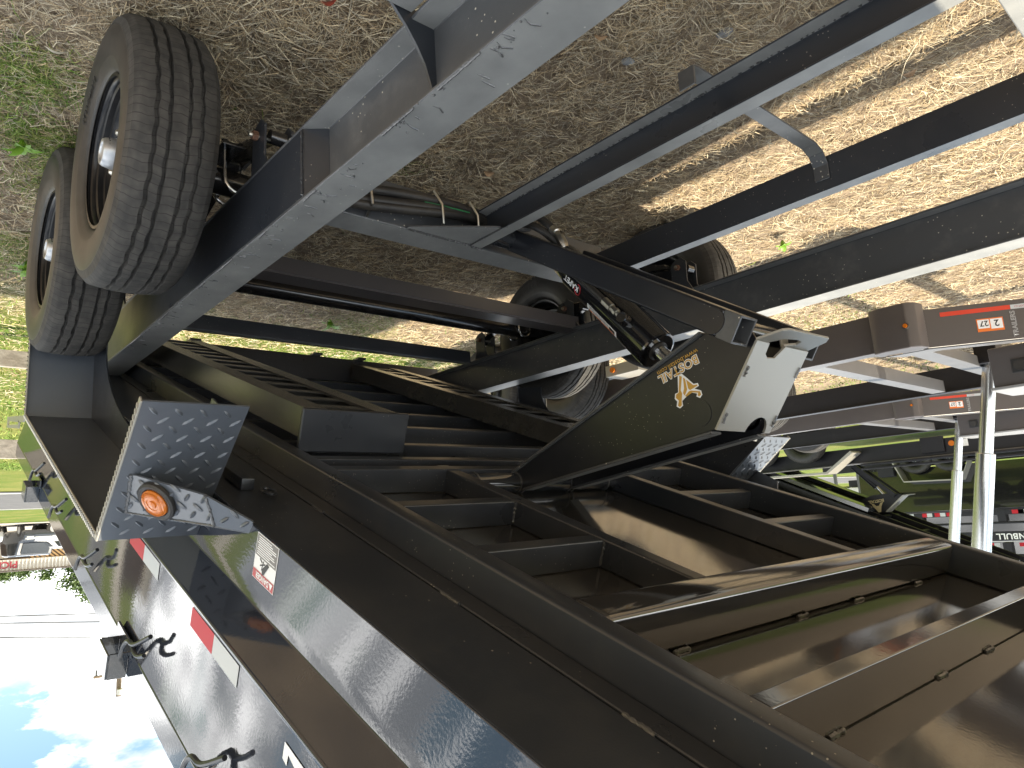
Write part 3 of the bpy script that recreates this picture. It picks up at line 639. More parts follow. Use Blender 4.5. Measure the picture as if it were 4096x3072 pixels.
# emblem with a pale border, drawn on the near upper arm plate
LOGO_W = [(1.1374, 1.1255), (1.1267, 1.1265), (1.1111, 1.1414), (1.0893, 1.1643), (1.0759, 1.1641), (1.0734, 1.1725), (1.088, 1.1777), (1.068, 1.1866), (1.066, 1.1985), (1.0737, 1.2065), (1.0849, 1.2004), (1.0821, 1.1925), (1.1014, 1.1859), (1.1319, 1.2046), (1.1305, 1.2181), (1.142, 1.2243), (1.1525, 1.2172), (1.1488, 1.2033), (1.156, 1.1951), (1.1529, 1.1811), (1.1424, 1.1786)]
LOGO_G = [[(1.1326, 1.1329), (1.1243, 1.1373), (1.133, 1.1749), (1.1292, 1.1842), (1.1335, 1.2027), (1.1347, 1.2164), (1.1415, 1.2206), (1.1472, 1.2154), (1.1423, 1.2023), (1.1513, 1.1932), (1.1495, 1.1838), (1.1399, 1.1791)], [(1.121, 1.1406), (1.1147, 1.145), (1.1118, 1.1755), (1.1214, 1.1919), (1.1266, 1.1836), (1.1213, 1.1717)], [(1.1119, 1.1477), (1.091, 1.1676), (1.0788, 1.1678), (1.0774, 1.1712), (1.1024, 1.1794), (1.1079, 1.1741)], [(1.1064, 1.1818), (1.0989, 1.181), (1.0718, 1.188), (1.0695, 1.1978), (1.0761, 1.2019), (1.0804, 1.198), (1.0782, 1.1911), (1.096, 1.1869), (1.117, 1.1959), (1.1202, 1.1922)]]
def flat_poly(pts, mtx, m, parent, name):
    b = bmesh.new(); vs = [b.verts.new(mtx @ Vector((x, y, 0))) for x, y in pts]; f = b.faces.new(vs); f.normal_update()
    bmesh.ops.triangulate(b, faces=[f]); bmesh.ops.recalc_face_normals(b, faces=list(b.faces)); return O(name, b, m, parent)
def plate_at(lift): return Matrix.Translation(-T_loc) @ Matrix(((1, 0, 0, 0), (0, 0, 1, PLY-lift), (0, 1, 0, 0), (0, 0, 0, 1)))
flat_poly(LOGO_W, plate_at(0.0005), 'white_print', tri0, 'emblem_border')
for g_ in LOGO_G: flat_poly(g_, plate_at(0.0010), 'gold_print', tri0, 'emblem')

# ------------------------------------------------------------------ dump bed (tilted)
TH = R(19.9); H0 = Vector((3.502, 0, 0.70))
BEDM = Matrix.Translation(H0) @ Matrix.Rotation(TH, 4, 'Y')
def B(name, bm, m, **k): return O(name, bm, m, BED, **k)
S0, S1 = -0.85, 3.95        # rear and front ends (distance forward from the reference line)
def bx(s0, s1, y0, y1, n0, n1, bev=0.003, seg=2, bm=None): return box((-s1, y0, n0), (-s0, y1, n1), bev, seg, bm=bm)
BED = O('dump_bed', bx(S0, S1, 0.66, mir(0.66), 0.1005, 0.107, 0), 'paint_floor', T)
BED.matrix_local = Matrix.Translation(-T_loc) @ BEDM
for sd in (0, 1):
    Y = (lambda y: y) if sd == 0 else mir
    def by(s0, s1, ya, yb, n0, n1, bev=0.003, seg=2, bm=None): a, c = sorted((Y(ya), Y(yb))); return bx(s0, s1, a, c, n0, n1, bev, seg, bm)
    B('bed_runner', by(S0, S1, 0.880, 0.931, 0.0, 0.100, 0.006, 3), 'paint')
    B('floor_angle', by(S0, S1, 0.830, 0.8785, 0.0705, 0.0998, 0.002, 1), 'paint')
    B('bed_sill', by(S0, S1, 0.634, 0.8265, 0.0725, 0.0998, 0.003, 2), 'paint_dusty')
    prof = [(0.632, 0.0735), (0.632, 0.192), (0.628, 0.226), (0.567, 0.280), (0.563, 0.282), (0.5625, 0.288), (0.564, 0.2915), (0.564, 0.433), (0.540, 0.549), (0.538, 0.552), (0.538, 0.624), (0.542, 0.628), (0.635, 0.628), (0.635, 0.548), (0.635, 0.45), (0.645, 0.10), (0.640, 0.0735)]
    side = B('bed_side', prism([(Y(y), z) for y, z in prof], 'x', -S1, -S0, bev=0.0022, seg=2), 'paint_side')
    # rope hooks under the top rail
    for s in (-0.07, 0.475, 1.035, 1.67, 2.205, 2.75, 3.3):
        if sd == 1 and s > 0: continue
        hb = tube(curve([(-(s-0.027), Y(0.509), 0.556), (-(s-0.016), Y(0.512), 0.522), (-(s+0.006), Y(0.515), 0.499), (-(s+0.038), Y(0.517), 0.494), (-(s+0.067), Y(0.521), 0.480), (-(s+0.12), Y(0.534), 0.440)], 4), 0.0060, 8)
        tube(curve([(-(s+0.033), Y(0.517), 0.495), (-(s+0.060), Y(0.518), 0.506), (-(s+0.092), Y(0.519), 0.501), (-(s+0.125), Y(0.523), 0.484)], 4), 0.0054, 8, bm=hb)
        B('tarp_hook', hb, 'paint')
    for s in (-0.12, 1.51, 3.06):
        if sd == 1 and s > 0: continue
        pb = bmesh.new()
        by(s, s+0.105, 0.487, 0.4915, 0.561, 0.632, 0.002, 1, pb); by(s, s+0.005, 0.492, 0.5375, 0.5612, 0.6318, 0.001, 1, pb); by(s+0.100, s+0.105, 0.492, 0.5375, 0.5612, 0.6318, 0.001, 1, pb)
        by(s-0.012, s+0.145, 0.5315, 0.5374, 0.524, 0.5602, 0.001, 1, pb)
        pk = B('stake_pocket', pb, 'paint_gloss')
    # bed crossmembers that stop short of the centre stringers
    for s in (2.09, 2.43): B('bed_crossmember', by(s-0.022, s+0.022, 0.9315, 1.3695, 0.030, 0.0998, 0.003), 'paint')
    B('hoist_stringer', by(1.70, 2.752, 1.370, 1.421, 0.028, 0.0998, 0.004), 'paint')
    # fender, riding on the bed side
    po = [(-0.27, -0.12), (-0.38, 0.178), (-1.73, 0.208), (-1.96, -0.172)]
    def offs(pts, t):
        out = []
        for i, p in enumerate(pts):
            a = Vector(pts[max(i-1, 0)]); c = Vector(pts[min(i+1, len(pts)-1)])
            n1 = (Vector(p)-a); n2 = (c-Vector(p)); n1 = n1.normalized() if n1.length else n2.normalized(); n2 = n2.normalized() if n2.length else n1
            m_ = (Vector((-n1.y, n1.x))+Vector((-n2.y, n2.x))).normalized(); k = t/max(0.3, m_.dot(Vector((-n2.y, n2.x)))); out.append((p[0]+m_.x*k, p[1]+m_.y*k))
        return out
    inn = offs(po, 0.005)
    ya, yb = sorted((Y(0.405), Y(0.631)))
    fb = prism(po+inn[::-1], 'y', ya, yb)
    # tread lugs on the outside of front plate and rear plate
    def platefr(p, q):
        p3 = Vector((p[0], ya, p[1])); xx = Vector((0, 1, 0)); yy_ = Vector((q[0]-p[0], 0, q[1]-p[1])).normalized(); zz = xx.cross(yy_)
        return Matrix(((xx.x, yy_.x, zz.x, p3.x), (xx.y, yy_.y, zz.y, p3.y), (xx.z, yy_.z, zz.z, p3.z), (0, 0, 0, 1))), (Vector(q)-Vector(p)).length
    mtx, L = platefr((-1.96, -0.172), (-1.73, 0.208)); zdir = mtx.to_3x3() @ Vector((0, 0, 1))
    if zdir.x > 0: mtx = mtx @ Matrix.Diagonal((1, 1, -1, 1))
    mtx = mtx @ Matrix.Translation((0, 0, 0.0004)); lugs(mtx, yb-ya, L, bm=fb, ln=0.032, ht=0.0038)
    bmesh.ops.recalc_face_normals(fb, faces=list(fb.faces))
    fen = B('fender', fb, 'tread_plate', ang=25)
    # folded outer edge
    lb = bmesh.new()
    o2 = offs(po, -0.0015); i2 = offs(po, 0.016); yl0, yl1 = sorted((Y(0.4005), Y(0.4048))); prism(o2+i2[::-1], 'y', yl0, yl1, bev=0.001, bm=lb)
    nl = 46
    for i in range(3):
        p, q = Vector(po[i]), Vector(po[i+1]); L = (q-p).length; n_ = int(L/0.017); dd = (q-p).normalized(); nn = Vector((-dd.y, dd.x))
        for k in range(1, n_):
            c = p+dd*(k*0.017)+nn*0.007; a_ = c-dd*0.004-nn*0.005; e_ = c+dd*0.004+nn*0.005; yv = Y(0.3995)
            tube([(a_.x, yv, a_.y), (c.x, yv-0.0008*(1 if sd == 0 else -1), c.y), (e_.x, yv, e_.y)], 0.0022, 5, bm=lb)
    B('fender_edge', lb, 'steel_plate')
    # inner skirt with a wheel arch
    ar = [(-0.28, -0.11), (-0.36, 0.172), (-1.72, 0.202), (-1.935, -0.14), (-1.80, -0.14)]+[(-1.10+0.62*math.cos(a), -0.15+0.24*math.sin(a)) for a in [math.pi-math.pi*i/16 for i in range(17)]]
    B('fender_skirt', prism(ar, 'y', *sorted((Y(0.6245), Y(0.6295)))), 'paint')
    # wedge in front of the fender with the marker light
    W = {'a': (1.778, 0.446, 0.126), 'b': (1.845, 0.429, 0.016), 'c': (2.013, 0.540, 0.020), 'd': (2.023, 0.540, 0.112), 'e': (2.070, 0.630, 0.066), 'f': (2.070, 0.630, 0.103), 'g': (1.785, 0.630, 0.118)}
    W = {k: Vector((-s, Y(y), n)) for k, (s, y, n) in W.items()}
    pn = (W['b']-W['a']).cross(W['c']-W['a']).normalized(); W['d'] -= pn*(W['d']-W['a']).dot(pn); pn = (W['c']-W['d']).cross(W['e']-W['d']).normalized(); W['f'] -= pn*(W['f']-W['d']).dot(pn)
    def pan(keys, nm, m_, th=0.005, lug=True):
        P_ = [W[k] for k in keys]; nrm = (P_[1]-P_[0]).cross(P_[2]-P_[0]).normalized()
        if nrm.y*(1 if sd == 0 else -1) > 0: nrm = -nrm
        b = bmesh.new(); v0 = [b.verts.new(p) for p in P_]; v1 = [b.verts.new(p-nrm*th) for p in P_]; n = len(P_)
        b.faces.new(v0); b.faces.new(v1[::-1])
        for i in range(n): b.faces.new((v0[i], v0[(i+1) % n], v1[(i+1) % n], v1[i]))
        if lug:
            ux_ = (P_[-1]-P_[0]).normalized() if keys[0] == 'b' else (P_[1]-P_[0]).normalized(); 
            ux_ = (P_[3]-P_[0]).normalized(); uy_ = nrm.cross(ux_).normalized(); 
            if uy_.dot(P_[1]-P_[0]) < 0: uy_ = -uy_
            wv = (P_[3]-P_[0]).length+0.04; hv = max((p-P_[0]).dot(uy_) for p in P_)+0.01
            mt = Matrix(((ux_.x, uy_.x, nrm.x, P_[0].x), (ux_.y, uy_.y, nrm.y, P_[0].y), (ux_.z, uy_.z, nrm.z, P_[0].z), (0, 0, 0, 1))) @ Matrix.Translation((0, 0, 0.0003))
            pl2 = [((p-P_[0]).dot(ux_), (p-P_[0]).dot(uy_)) for p in P_]
            def ins(x, y):
                c = False; j = len(pl2)-1
                for i in range(len(pl2)):
                    if (pl2[i][1]+0 > y) != (pl2[j][1] > y) and x < (pl2[j][0]-pl2[i][0])*(y-pl2[i][1])/(pl2[j][1]-pl2[i][1])+pl2[i][0]: c = not c
                    j = i
                return c
            lugs(mt @ Matrix.Translation((0, 0, 0.0012)), wv, hv, inside=ins, bm=b, pitch=0.046, ln=0.030, ht=0.0040)
        bmesh.ops.recalc_face_normals(b, faces=list(b.faces)); return B(nm, b, m_, ang=25)
    pan('abcd', 'fender_wedge', 'tread_plate'); pan('dcef', 'fender_wedge', 'tread_plate')
    tb = bmesh.new(); tv = [tb.verts.new(W[k]) for k in 'adfg']; tv2 = [tb.verts.new(W[k]-Vector((0, 0, 0.004))) for k in 'adfg']; tb.faces.new(tv); tb.faces.new(tv2[::-1])
    for i in range(4): tb.faces.new((tv[i], tv[(i+1) % 4], tv2[(i+1) % 4], tv2[i]))
    bmesh.ops.recalc_face_normals(tb, faces=list(tb.faces)); B('wedge_top', tb, 'tread_plate')
    wb = beadline(W['d'], W['c'], 0.004); beadline(W['a'], W['b'], 0.005, bm=wb); beadline(W['a'], W['d'], 0.003, bm=wb); B('weld_bead', wb, 'weld')['kind'] = 'stuff'
    # amber marker light in a rubber grommet
    c_ = (W['a']+W['b'])*0.5*0.62+(W['c']+W['d'])*0.5*0.38; nrm = (W['b']-W['a']).cross(W['d']-W['a']).normalized()
    if nrm.y*(1 if sd == 0 else -1) > 0: nrm = -nrm
    uxm = (W['d']-W['a']).normalized(); MLM = frame_m(c_+nrm*0.004, uxm, nrm.cross(uxm)); MLM = MLM if (MLM.to_3x3() @ Vector((0, 0, 1))).dot(nrm) > 0 else MLM @ Matrix.Rotation(math.pi, 4, 'X')
    YZ = Matrix(((1, 0, 0, 0), (0, 0, -1, 0), (0, -1, 0, 0), (0, 0, 0, 1)))     # lathe axis -Y to +Z
    gb = lathe([(0.002, .0), (0.002, .050), (-0.006, .049), (-0.010, .044), (-0.008, .036), (-0.002, .034), (-0.002, 0)], 40); gb.transform(MLM @ YZ); ml = B('marker_grommet', gb, 'rubber_hose')
    gb = lathe([(0.0, .0345), (-0.010, .0340), (-0.0145, .030), (-0.0155, .016), (-0.0140, .015), (-0.0140, .010), (-0.017, .009), (-0.018, .0)], 40)
    gb.transform(MLM @ YZ); B('marker_lens', gb, 'amber')
    rb = bmesh.new()
    for k in range(-14, 15):
        x = k*0.0022; h_ = math.sqrt(max(0, 0.0315**2-x*x)); 
        if h_ < 0.018: continue
        for (a_, e_) in ((-h_, -0.0165 if abs(x) < 0.0165 else 0), (0.0165 if abs(x) < 0.0165 else 0, h_)):
            if e_-a_ > 0.003: tube([MLM @ Vector((x, a_, 0.0148)), MLM @ Vector((x, e_, 0.0148))], 0.0007, 4, bm=rb)
    B('lens_rib', rb, 'amber')['kind'] = 'stuff'
# full-width crossmembers between the runners
for s, wd, n0, bv in ((2.80, 0.045, 0.002, 0.013), (3.125, 0.018, 0.002, 0.003), (3.46, 0.018, 0.002, 0.003), (3.80, 0.018, 0.002, 0.003), (1.745, 0.022, 0.025, 0.003), (1.62, 0.02, 0.025, 0.003), (1.40, 0.02, 0.025, 0.003), (1.06, 0.02, 0.025, 0.003), (0.72, 0.02, 0.025, 0.003), (0.38, 0.02, 0.025, 0.003), (0.04, 0.02, 0.025, 0.003), (-0.30, 0.02, 0.025, 0.003), (-0.62, 0.03, 0.0, 0.003)):
    B('bed_crossmember', bx(s-wd, s+wd, 0.9315, mir(0.9315), n0, 0.0998, bv, 3), 'paint' if s < 2.7 else 'paint_floor')
# stitch welds
sb = bmesh.new()
for s in (2.848, 3.145):
    for y in (1.14, 1.62, 1.93, 2.35): beadline((-s, y, 0.0985), (-s, y+0.05, 0.0985), 0.005, bm=sb)
for s in (1.95, 2.52, 2.98): beadline((-s, 0.8285, 0.072), (-s-0.06, 0.8285, 0.072), 0.004, bm=sb)
for s, y in ((2.112, 1.30), (2.452, 1.30), (2.112, 2.25), (2.452, 2.25)):
    beadline((-s, 1.3685 if y < CY else mir(1.3685), 0.034), (-s, 1.3685 if y < CY else mir(1.3685), 0.095), 0.004, bm=sb)
for y in (1.37, mir(1.421)): beadline((-2.752, y, 0.027), (-2.752, y+0.05, 0.027), 0.006, bm=sb)
B('stitch_weld', sb, 'weld')['kind'] = 'stuff'
# ramp stop and hanger rails
for (ya, yb, nb) in ((0.952, 1.332, -0.112), (2.235, 2.60, -0.075)):
    B('ramp_stop', bx(1.546, 1.562, ya, yb, nb, 0.0245, 0.004), 'paint')
B('tailgate', bx(S0-0.05, S0-0.005, 0.65, mir(0.65), 0.06, 0.70, 0.006), 'paint_gloss')
B('front_wall', bx(S1-0.006, S1+0.03, 0.66, mir(0.66), 0.108, 0.70, 0.004), 'paint_gloss')
# decals on the near side
def BT(s, y, n): return frame_m((-s, y, n), (1, 0, 0), (0, 0, 1))       # reading to the rear, up along the bed normal, facing -Y
def rect(s0, s1, n0, n1, y, m, name):
    b = bmesh.new(); vs = [b.verts.new((-s, y, n)) for s, n in ((s1, n0), (s0, n0), (s0, n1), (s1, n1))]; b.faces.new(vs); return B(name, b, m)
for s in (1.27, 1.85, 0.69):
    pass
for k, s in enumerate((0.80, 1.390, 1.965, 2.85, 3.4)):
    rect(s, s+0.150, 0.294, 0.339, 0.5628, 'tape_red', 'reflective_tape'); rect(s+0.151, s+0.299, 0.294, 0.339, 0.5627, 'tape_white', 'reflective_tape')
rect(2.105, 2.220, 0.076, 0.175, 0.6312, 'white_print', 'danger_label')
rect(2.107, 2.218, 0.154, 0.1735, 0.6306, 'red_print', 'label_band')
rect(2.108, 2.217, 0.078, 0.124, 0.6306, 'grey_print', 'label_band')
for k in range(9): rect(2.112+random.uniform(0, .006), 2.213-random.uniform(0, .03), 0.0810+k*0.0046, 0.0832+k*0.0046, 0.6302, 'white_print', 'label_print')
me = text_mesh('DANGER', 0.0175, bold=0.0006); me.transform(BT(2.195, 0.6300, 0.1575)); Om('lettering', me, 'white_print', BED)
flat_poly([(0, 0), (0.018, 0), (0.009, 0.015)], BT(2.215, 0.6300, 0.1565), 'white_print', BED, 'label_print')
# pictogram: raised bed and a figure
flat_poly([(0, 0), (0.010, -0.004), (0.034, 0.016), (0.030, 0.028), (0.022, 0.026)], BT(2.185, 0.6303, 0.128), 'black_print', BED, 'label_print')
for (x0, y0, x1, y1) in ((0.02, 0.002, 0.046, 0.012), (0.03, -0.002, 0.036, 0.020), (0.036, 0.004, 0.05, -0.002)):
    d_ = Vector((x1-x0, y1-y0)); n_ = Vector((-d_.y, d_.x)).normalized()*0.0016
    flat_poly([(x0+n_.x, y0+n_.y), (x1+n_.x, y1+n_.y), (x1-n_.x, y1-n_.y), (x0-n_.x, y0-n_.y)], BT(2.185, 0.6304, 0.128), 'black_print', BED, 'label_print')
# first slab letter of the painted lettering, cut by the picture edge
flat_poly([(0.0, 0.0), (0.0, 0.030), (0.018, 0.034), (0.019, 0.014), (0.052, 0.022), (0.052, 0.075), (0.030, 0.075), (0.030, 0.10), (0.115, 0.10), (0.115, 0.075), (0.090, 0.075), (0.090, 0.003)], Matrix(((-1, 0, 0, -2.496), (0, 0, -1, 0.5625), (0, 1, 0, 0.318), (0, 0, 0, 1))), 'white_print', BED, 'lettering')

# ------------------------------------------------------------------ loading ramps stored under the bed
RG = None
def ramp(ya, yb, nb, s0, s1, label):
    r = bpy.data.objects.new('loading_ramp', None); COL.objects.link(r); r.matrix_world = BEDM @ Matrix.Translation((-s0, (ya+yb)/2, nb)); tag(r, label, 'ramp', 'ramps stored under the raised bed')
    hw = (yb-ya)/2; L = s1-s0
    for sgn in (-1, 1):
        y0 = sgn*hw; y1 = sgn*(hw-0.080)
        yf = sgn*(hw-0.045); prof = [(y0, 0), (y1, 0), (y1, 0.012), (y1+sgn*0.004, 0.012), (y1+sgn*0.004, 0.005), (y0-sgn*0.006, 0.005), (y0-sgn*0.006, 0.091), (yf, 0.091), (yf, 0.096), (y0, 0.096)]
        O('side_rail', prism(prof, 'x', -L, 0, bev=0.001), 'ramp_paint', r)
    rg = None; n = int(L/0.16)
    for k in range(n):
        x = -0.06-k*0.16
        if rg is None:
            b = prism([(0, 0.0055), (-0.045, 0.0055), (-0.045, 0.010), (-0.004, 0.010), (-0.004, 0.050), (0, 0.050)], 'y', -hw+0.007, hw-0.007); o = O('rung', b, 'ramp_paint', r); o.location = (x, 0, 0); rg = o
        else:
            o = rg.copy(); COL.objects.link(o); o.parent = r; o.location = (x, 0, 0)
    O('end_cap', box((-L-0.001, -hw+0.002, 0.002), (-L+0.006, hw-0.002, 0.084), 0.001, 1), 'paint', r)
    return r
ramp(0.962, 1.296, -0.1115, -0.55, 1.540, 'black ladder ramp stored on the near side, behind its flat stop plate')
ramp(2.245, 2.585, -0.0745, -0.55, 1.540, 'black ladder ramp stored on the far side, behind the hoist')

# sill bracket with a tie ring in front of the fender, and the latch hook at the rear corner
B('sill_bracket', bx(1.66, 1.80, 0.70, 0.735, 0.040, 0.0715, 0.004), 'paint')
rg_ = [(-(1.845+0.028*math.cos(a)), 0.755+0.016*math.sin(a), 0.062) for a in [2*math.pi*i/20 for i in range(21)]]
B('tie_ring', tube(rg_, 0.004, 8, caps=False), 'paint')
B('latch_hook', prism([(0.52, 0.356), (-0.02, 0.241), (0.0, 0.275), (0.47, 0.368), (0.46, 0.382), (0.15, 0.316), (0.16, 0.296), (0.12, 0.300), (0.12, 0.328), (0.50, 0.405)], 'y', 0.448, 0.453), 'steel_plate')

# ------------------------------------------------------------------ dry grass, green grass
def attr_mat(name, rough=0.7, transl=0.0):
    m = bpy.data.materials.new(name); m.use_nodes = True; t = m.node_tree; b = t.nodes['Principled BSDF']
    a = N(t, 'ShaderNodeAttribute', attribute_name='Col'); t.links.new(a.outputs['Color'], b.inputs['Base Color']); b.inputs['Roughness'].default_value = rough; b.inputs['Specular IOR Level'].default_value = 0.25
    M[name] = m
attr_mat('straw', 0.65); attr_mat('grass', 0.55)
def cam_keep(x, y, margin):
    px, py, pz = x-CAMP.x, y-CAMP.y, 0-CAMP.z
    d = px*fw.x+py*fw.y+pz*fw.z; a = px*rt.x+py*rt.y+pz*rt.z; c = px*up.x+py*up.y+pz*up.z
    return (d > 0.3) & (np.abs(a) < d*0.7212*margin) & (np.abs(c) < d*0.5409*margin)
def ribbons(x, y, z, yaw, ln, wd, tilt, bend, twist, cols, name, m, sag=0.6):
    """grass blades: three cross-sections each"""
    n = len(x); dx, dy = np.cos(yaw), np.sin(yaw); sx, sy = -dy, dx
    V = np.zeros((n, 6, 3), np.float32)
    for i, t in enumerate((0.0, 0.5, 1.0)):
        h = ln*np.cos(tilt)*t; k = bend*t*t*ln
        cx = x+dx*h+sx*k; cy = y+dy*h+sy*k; cz = z+ln*(np.sin(tilt)*t-sag*np.sin(tilt)*t*t*0.8)
        w_ = wd*(1.0, 0.85, 0.25)[i]*0.5
        V[:, 2*i, 0] = cx+sx*w_*np.cos(twist); V[:, 2*i, 1] = cy+sy*w_*np.cos(twist); V[:, 2*i, 2] = cz+w_*np.sin(twist)
        V[:, 2*i+1, 0] = cx-sx*w_*np.cos(twist); V[:, 2*i+1, 1] = cy-sy*w_*np.cos(twist); V[:, 2*i+1, 2] = cz-w_*np.sin(twist)
    idx = np.arange(n, dtype=np.int32)[:, None]*6
    F = np.concatenate([idx+np.array([0, 1, 3, 2]), idx+np.array([2, 3, 5, 4])], 1).reshape(-1)
    me = bpy.data.meshes.new(name); me.vertices.add(n*6); me.vertices.foreach_set('co', V.reshape(-1)); nf = n*2
    me.loops.add(nf*4); me.loops.foreach_set('vertex_index', F); me.polygons.add(nf); me.polygons.foreach_set('loop_start', np.arange(nf, dtype=np.int32)*4)
    try: me.polygons.foreach_set('loop_total', np.full(nf, 4, np.int32))
    except Exception: pass
    at = me.color_attributes.new('Col', 'FLOAT_COLOR', 'POINT'); C4 = np.ones((n, 6, 4), np.float32); C4[:, :, :3] = cols[:, None, :]; at.data.foreach_set('color', C4.reshape(-1))
    me.update(); me.validate(); o = Om(name, me, m); o['kind'] = 'stuff'; return o
def vnoise(x, y, s, seed):
    r = np.random.default_rng(seed).random((64, 64)); xs, ys = x*s+100, y*s+100; i, j = np.floor(xs).astype(int), np.floor(ys).astype(int); fx, fy = xs-i, ys-j; fx = fx*fx*(3-2*fx); fy = fy*fy*(3-2*fy)
    g_ = lambda a, c: r[a % 64, c % 64]
    return (g_(i, j)*(1-fx)+g_(i+1, j)*fx)*(1-fy)+(g_(i, j+1)*(1-fx)+g_(i+1, j+1)*fx)*fy
STRAW = np.array([(0.62, 0.50, 0.32), (0.54, 0.41, 0.24), (0.42, 0.315, 0.185), (0.70, 0.60, 0.41), (0.28, 0.205, 0.125), (0.58, 0.50, 0.36), (0.50, 0.44, 0.33)])
def scatter(n, x0, x1, y0, y1, power):
    x = RNG.uniform(x0, x1, n); y = RNG.uniform(y0, y1, n); d = np.sqrt(x*x+y*y+2.2)
    k = RNG.random(n) < np.minimum(1, (2.1/d)**power); x, y = x[k], y[k]; k = cam_keep(x, y, 1.22); return x[k], y[k]
def greenness(x, y):
    ss = lambda v, a, c: np.clip((v-a)/(c-a), 0, 1)**2*(3-2*np.clip((v-a)/(c-a), 0, 1))
    g_ = np.maximum(ss(x, 3.7, 6.2), ss(y, 10, 14)); nz_ = vnoise(x, y, 2.4, 5)*0.6+vnoise(x, y, 6, 6)*0.4
    return np.clip(g_*0.95+(nz_-0.5)*1.1*(0.25+g_), 0, 1)
# matted straw
x, y = scatter(1900000, 0.1, 9.0, -0.6, 9.0, 1.75)
n = len(x); d = np.sqrt(x*x+y*y+2.2); gr = greenness(x, y)
cl = vnoise(x, y, 5, 1)*0.4+vnoise(x, y, 17, 2)*0.35+vnoise(x, y, 1.3, 12)*0.25
k = (RNG.random(n) > gr*0.75) & (RNG.random(n) < 0.35+0.9*cl); x, y, d, cl = x[k], y[k], d[k], cl[k]; n = len(x)
cols = STRAW[RNG.integers(0, len(STRAW), n)]*(0.72+0.5*RNG.random(n))[:, None]*(0.75+0.45*cl)[:, None]
# combed locally: neighbours share a direction
yaw = (vnoise(x, y, 3.1, 3)+vnoise(x, y, 9.0, 4))*2*math.pi*1.3+RNG.normal(0, 0.9, n)
ribbons(x, y, 0.002+RNG.random(n)**2*0.03, yaw, RNG.uniform(0.02, 0.085, n)*(1+0.9*(RNG.random(n) > 0.94)), (0.0012+0.0014*RNG.random(n))*np.maximum(1, d/2.9), RNG.normal(0.06, 0.14, n), RNG.normal(0, 0.35, n), RNG.uniform(-0.9, 0.9, n), cols, 'dry_grass', 'straw', 0.4)['label'] = 'matted dry straw-coloured grass under the trailers'
# standing straw stalks
x, y = scatter(40000, 0.1, 8.0, -0.6, 8.0, 1.4); n = len(x); d = np.sqrt(x*x+y*y+2.2); cl = vnoise(x, y, 4, 21); k = RNG.random(n) < np.clip((cl-0.42)*2.6, 0, 1); x, y, d = x[k], y[k], d[k]; n = len(x)
cols = STRAW[RNG.integers(0, 4, n)]*(0.9+0.3*RNG.random(n))[:, None]
ribbons(x, y, np.zeros(n), RNG.uniform(0, 6.28, n), RNG.uniform(0.06, 0.17, n), 0.0024*np.maximum(1, d/3.5), RNG.uniform(0.35, 1.1, n), RNG.normal(0, 0.5, n), RNG.uniform(-0.6, 0.6, n), cols, 'dry_stalks', 'straw', 0.9)['label'] = 'bent dry stalks standing out of the thatch'
# green grass
GREEN = np.array([(0.10, 0.19, 0.025), (0.15, 0.24, 0.035), (0.22, 0.28, 0.06), (0.30, 0.30, 0.09), (0.08, 0.14, 0.02)])
x, y = scatter(700000, 2.0, 16.0, -0.6, 16.0, 1.25); n = len(x); d = np.sqrt(x*x+y*y+2.2); gr = greenness(x, y)
tuft = sum(np.exp(-((x-a)**2+(y-c)**2)/(2*s*s)) for a, c, s in ((2.45, 0.26, .10), (2.62, 0.22, .09), (2.95, 0.40, .12), (3.10, 0.52, .10), (2.8, 0.32, .08), (4.2, 0.42, .2), (3.4, .55, .12), (2.5, 6.1, .5), (3.4, 5.4, .3), (3.6, 9.5, .6), (2.6, 2.2, .1)))
k = RNG.random(n) < np.clip(gr*0.85+tuft*0.9, 0, 1)**1.2; x, y, d = x[k], y[k], d[k]; n = len(x)
cols = GREEN[RNG.integers(0, len(GREEN), n)]*(0.8+0.5*RNG.random(n))[:, None]
ribbons(x, y, np.zeros(n), RNG.uniform(0, 6.28, n), RNG.uniform(0.035, 0.10, n), 0.0030*np.maximum(1, d/3.5), RNG.uniform(0.5, 1.35, n), RNG.normal(0, 0.35, n), RNG.uniform(-0.8, 0.8, n), cols, 'green_grass', 'grass', 0.7)['label'] = 'green grass growing at the edge of the dry patch'
tx_, ty_ = [], []
for a, c, s_, m_ in ((2.42, 0.25, .06, 420), (2.50, 0.33, .05, 260), (2.62, 0.22, .06, 300), (2.93, 0.40, .09, 700), (3.08, 0.50, .07, 500), (2.84, 0.30, .06, 350), (3.3, 0.45, .10, 400), (4.05, 0.45, .12, 700), (4.25, 0.35, .15, 700), (2.3, 1.5, .05, 80), (4.45, 2.6, .15, 600)):
    tx_.append(RNG.normal(a, s_, m_)); ty_.append(RNG.normal(c, s_, m_))
x, y = np.concatenate(tx_), np.concatenate(ty_); n = len(x); cols = GREEN[RNG.integers(0, 4, n)]*(0.8+0.5*RNG.random(n))[:, None]
ribbons(x, y, np.zeros(n), RNG.uniform(0, 6.28, n), RNG.uniform(0.04, 0.12, n), 0.0026*np.ones(n), RNG.uniform(0.4, 1.3, n), RNG.normal(0, 0.45, n), RNG.uniform(-0.8, 0.8, n), cols, 'grass_tufts', 'grass', 0.8)['label'] = 'thin green grass tufts in the straw beside the near tyres'

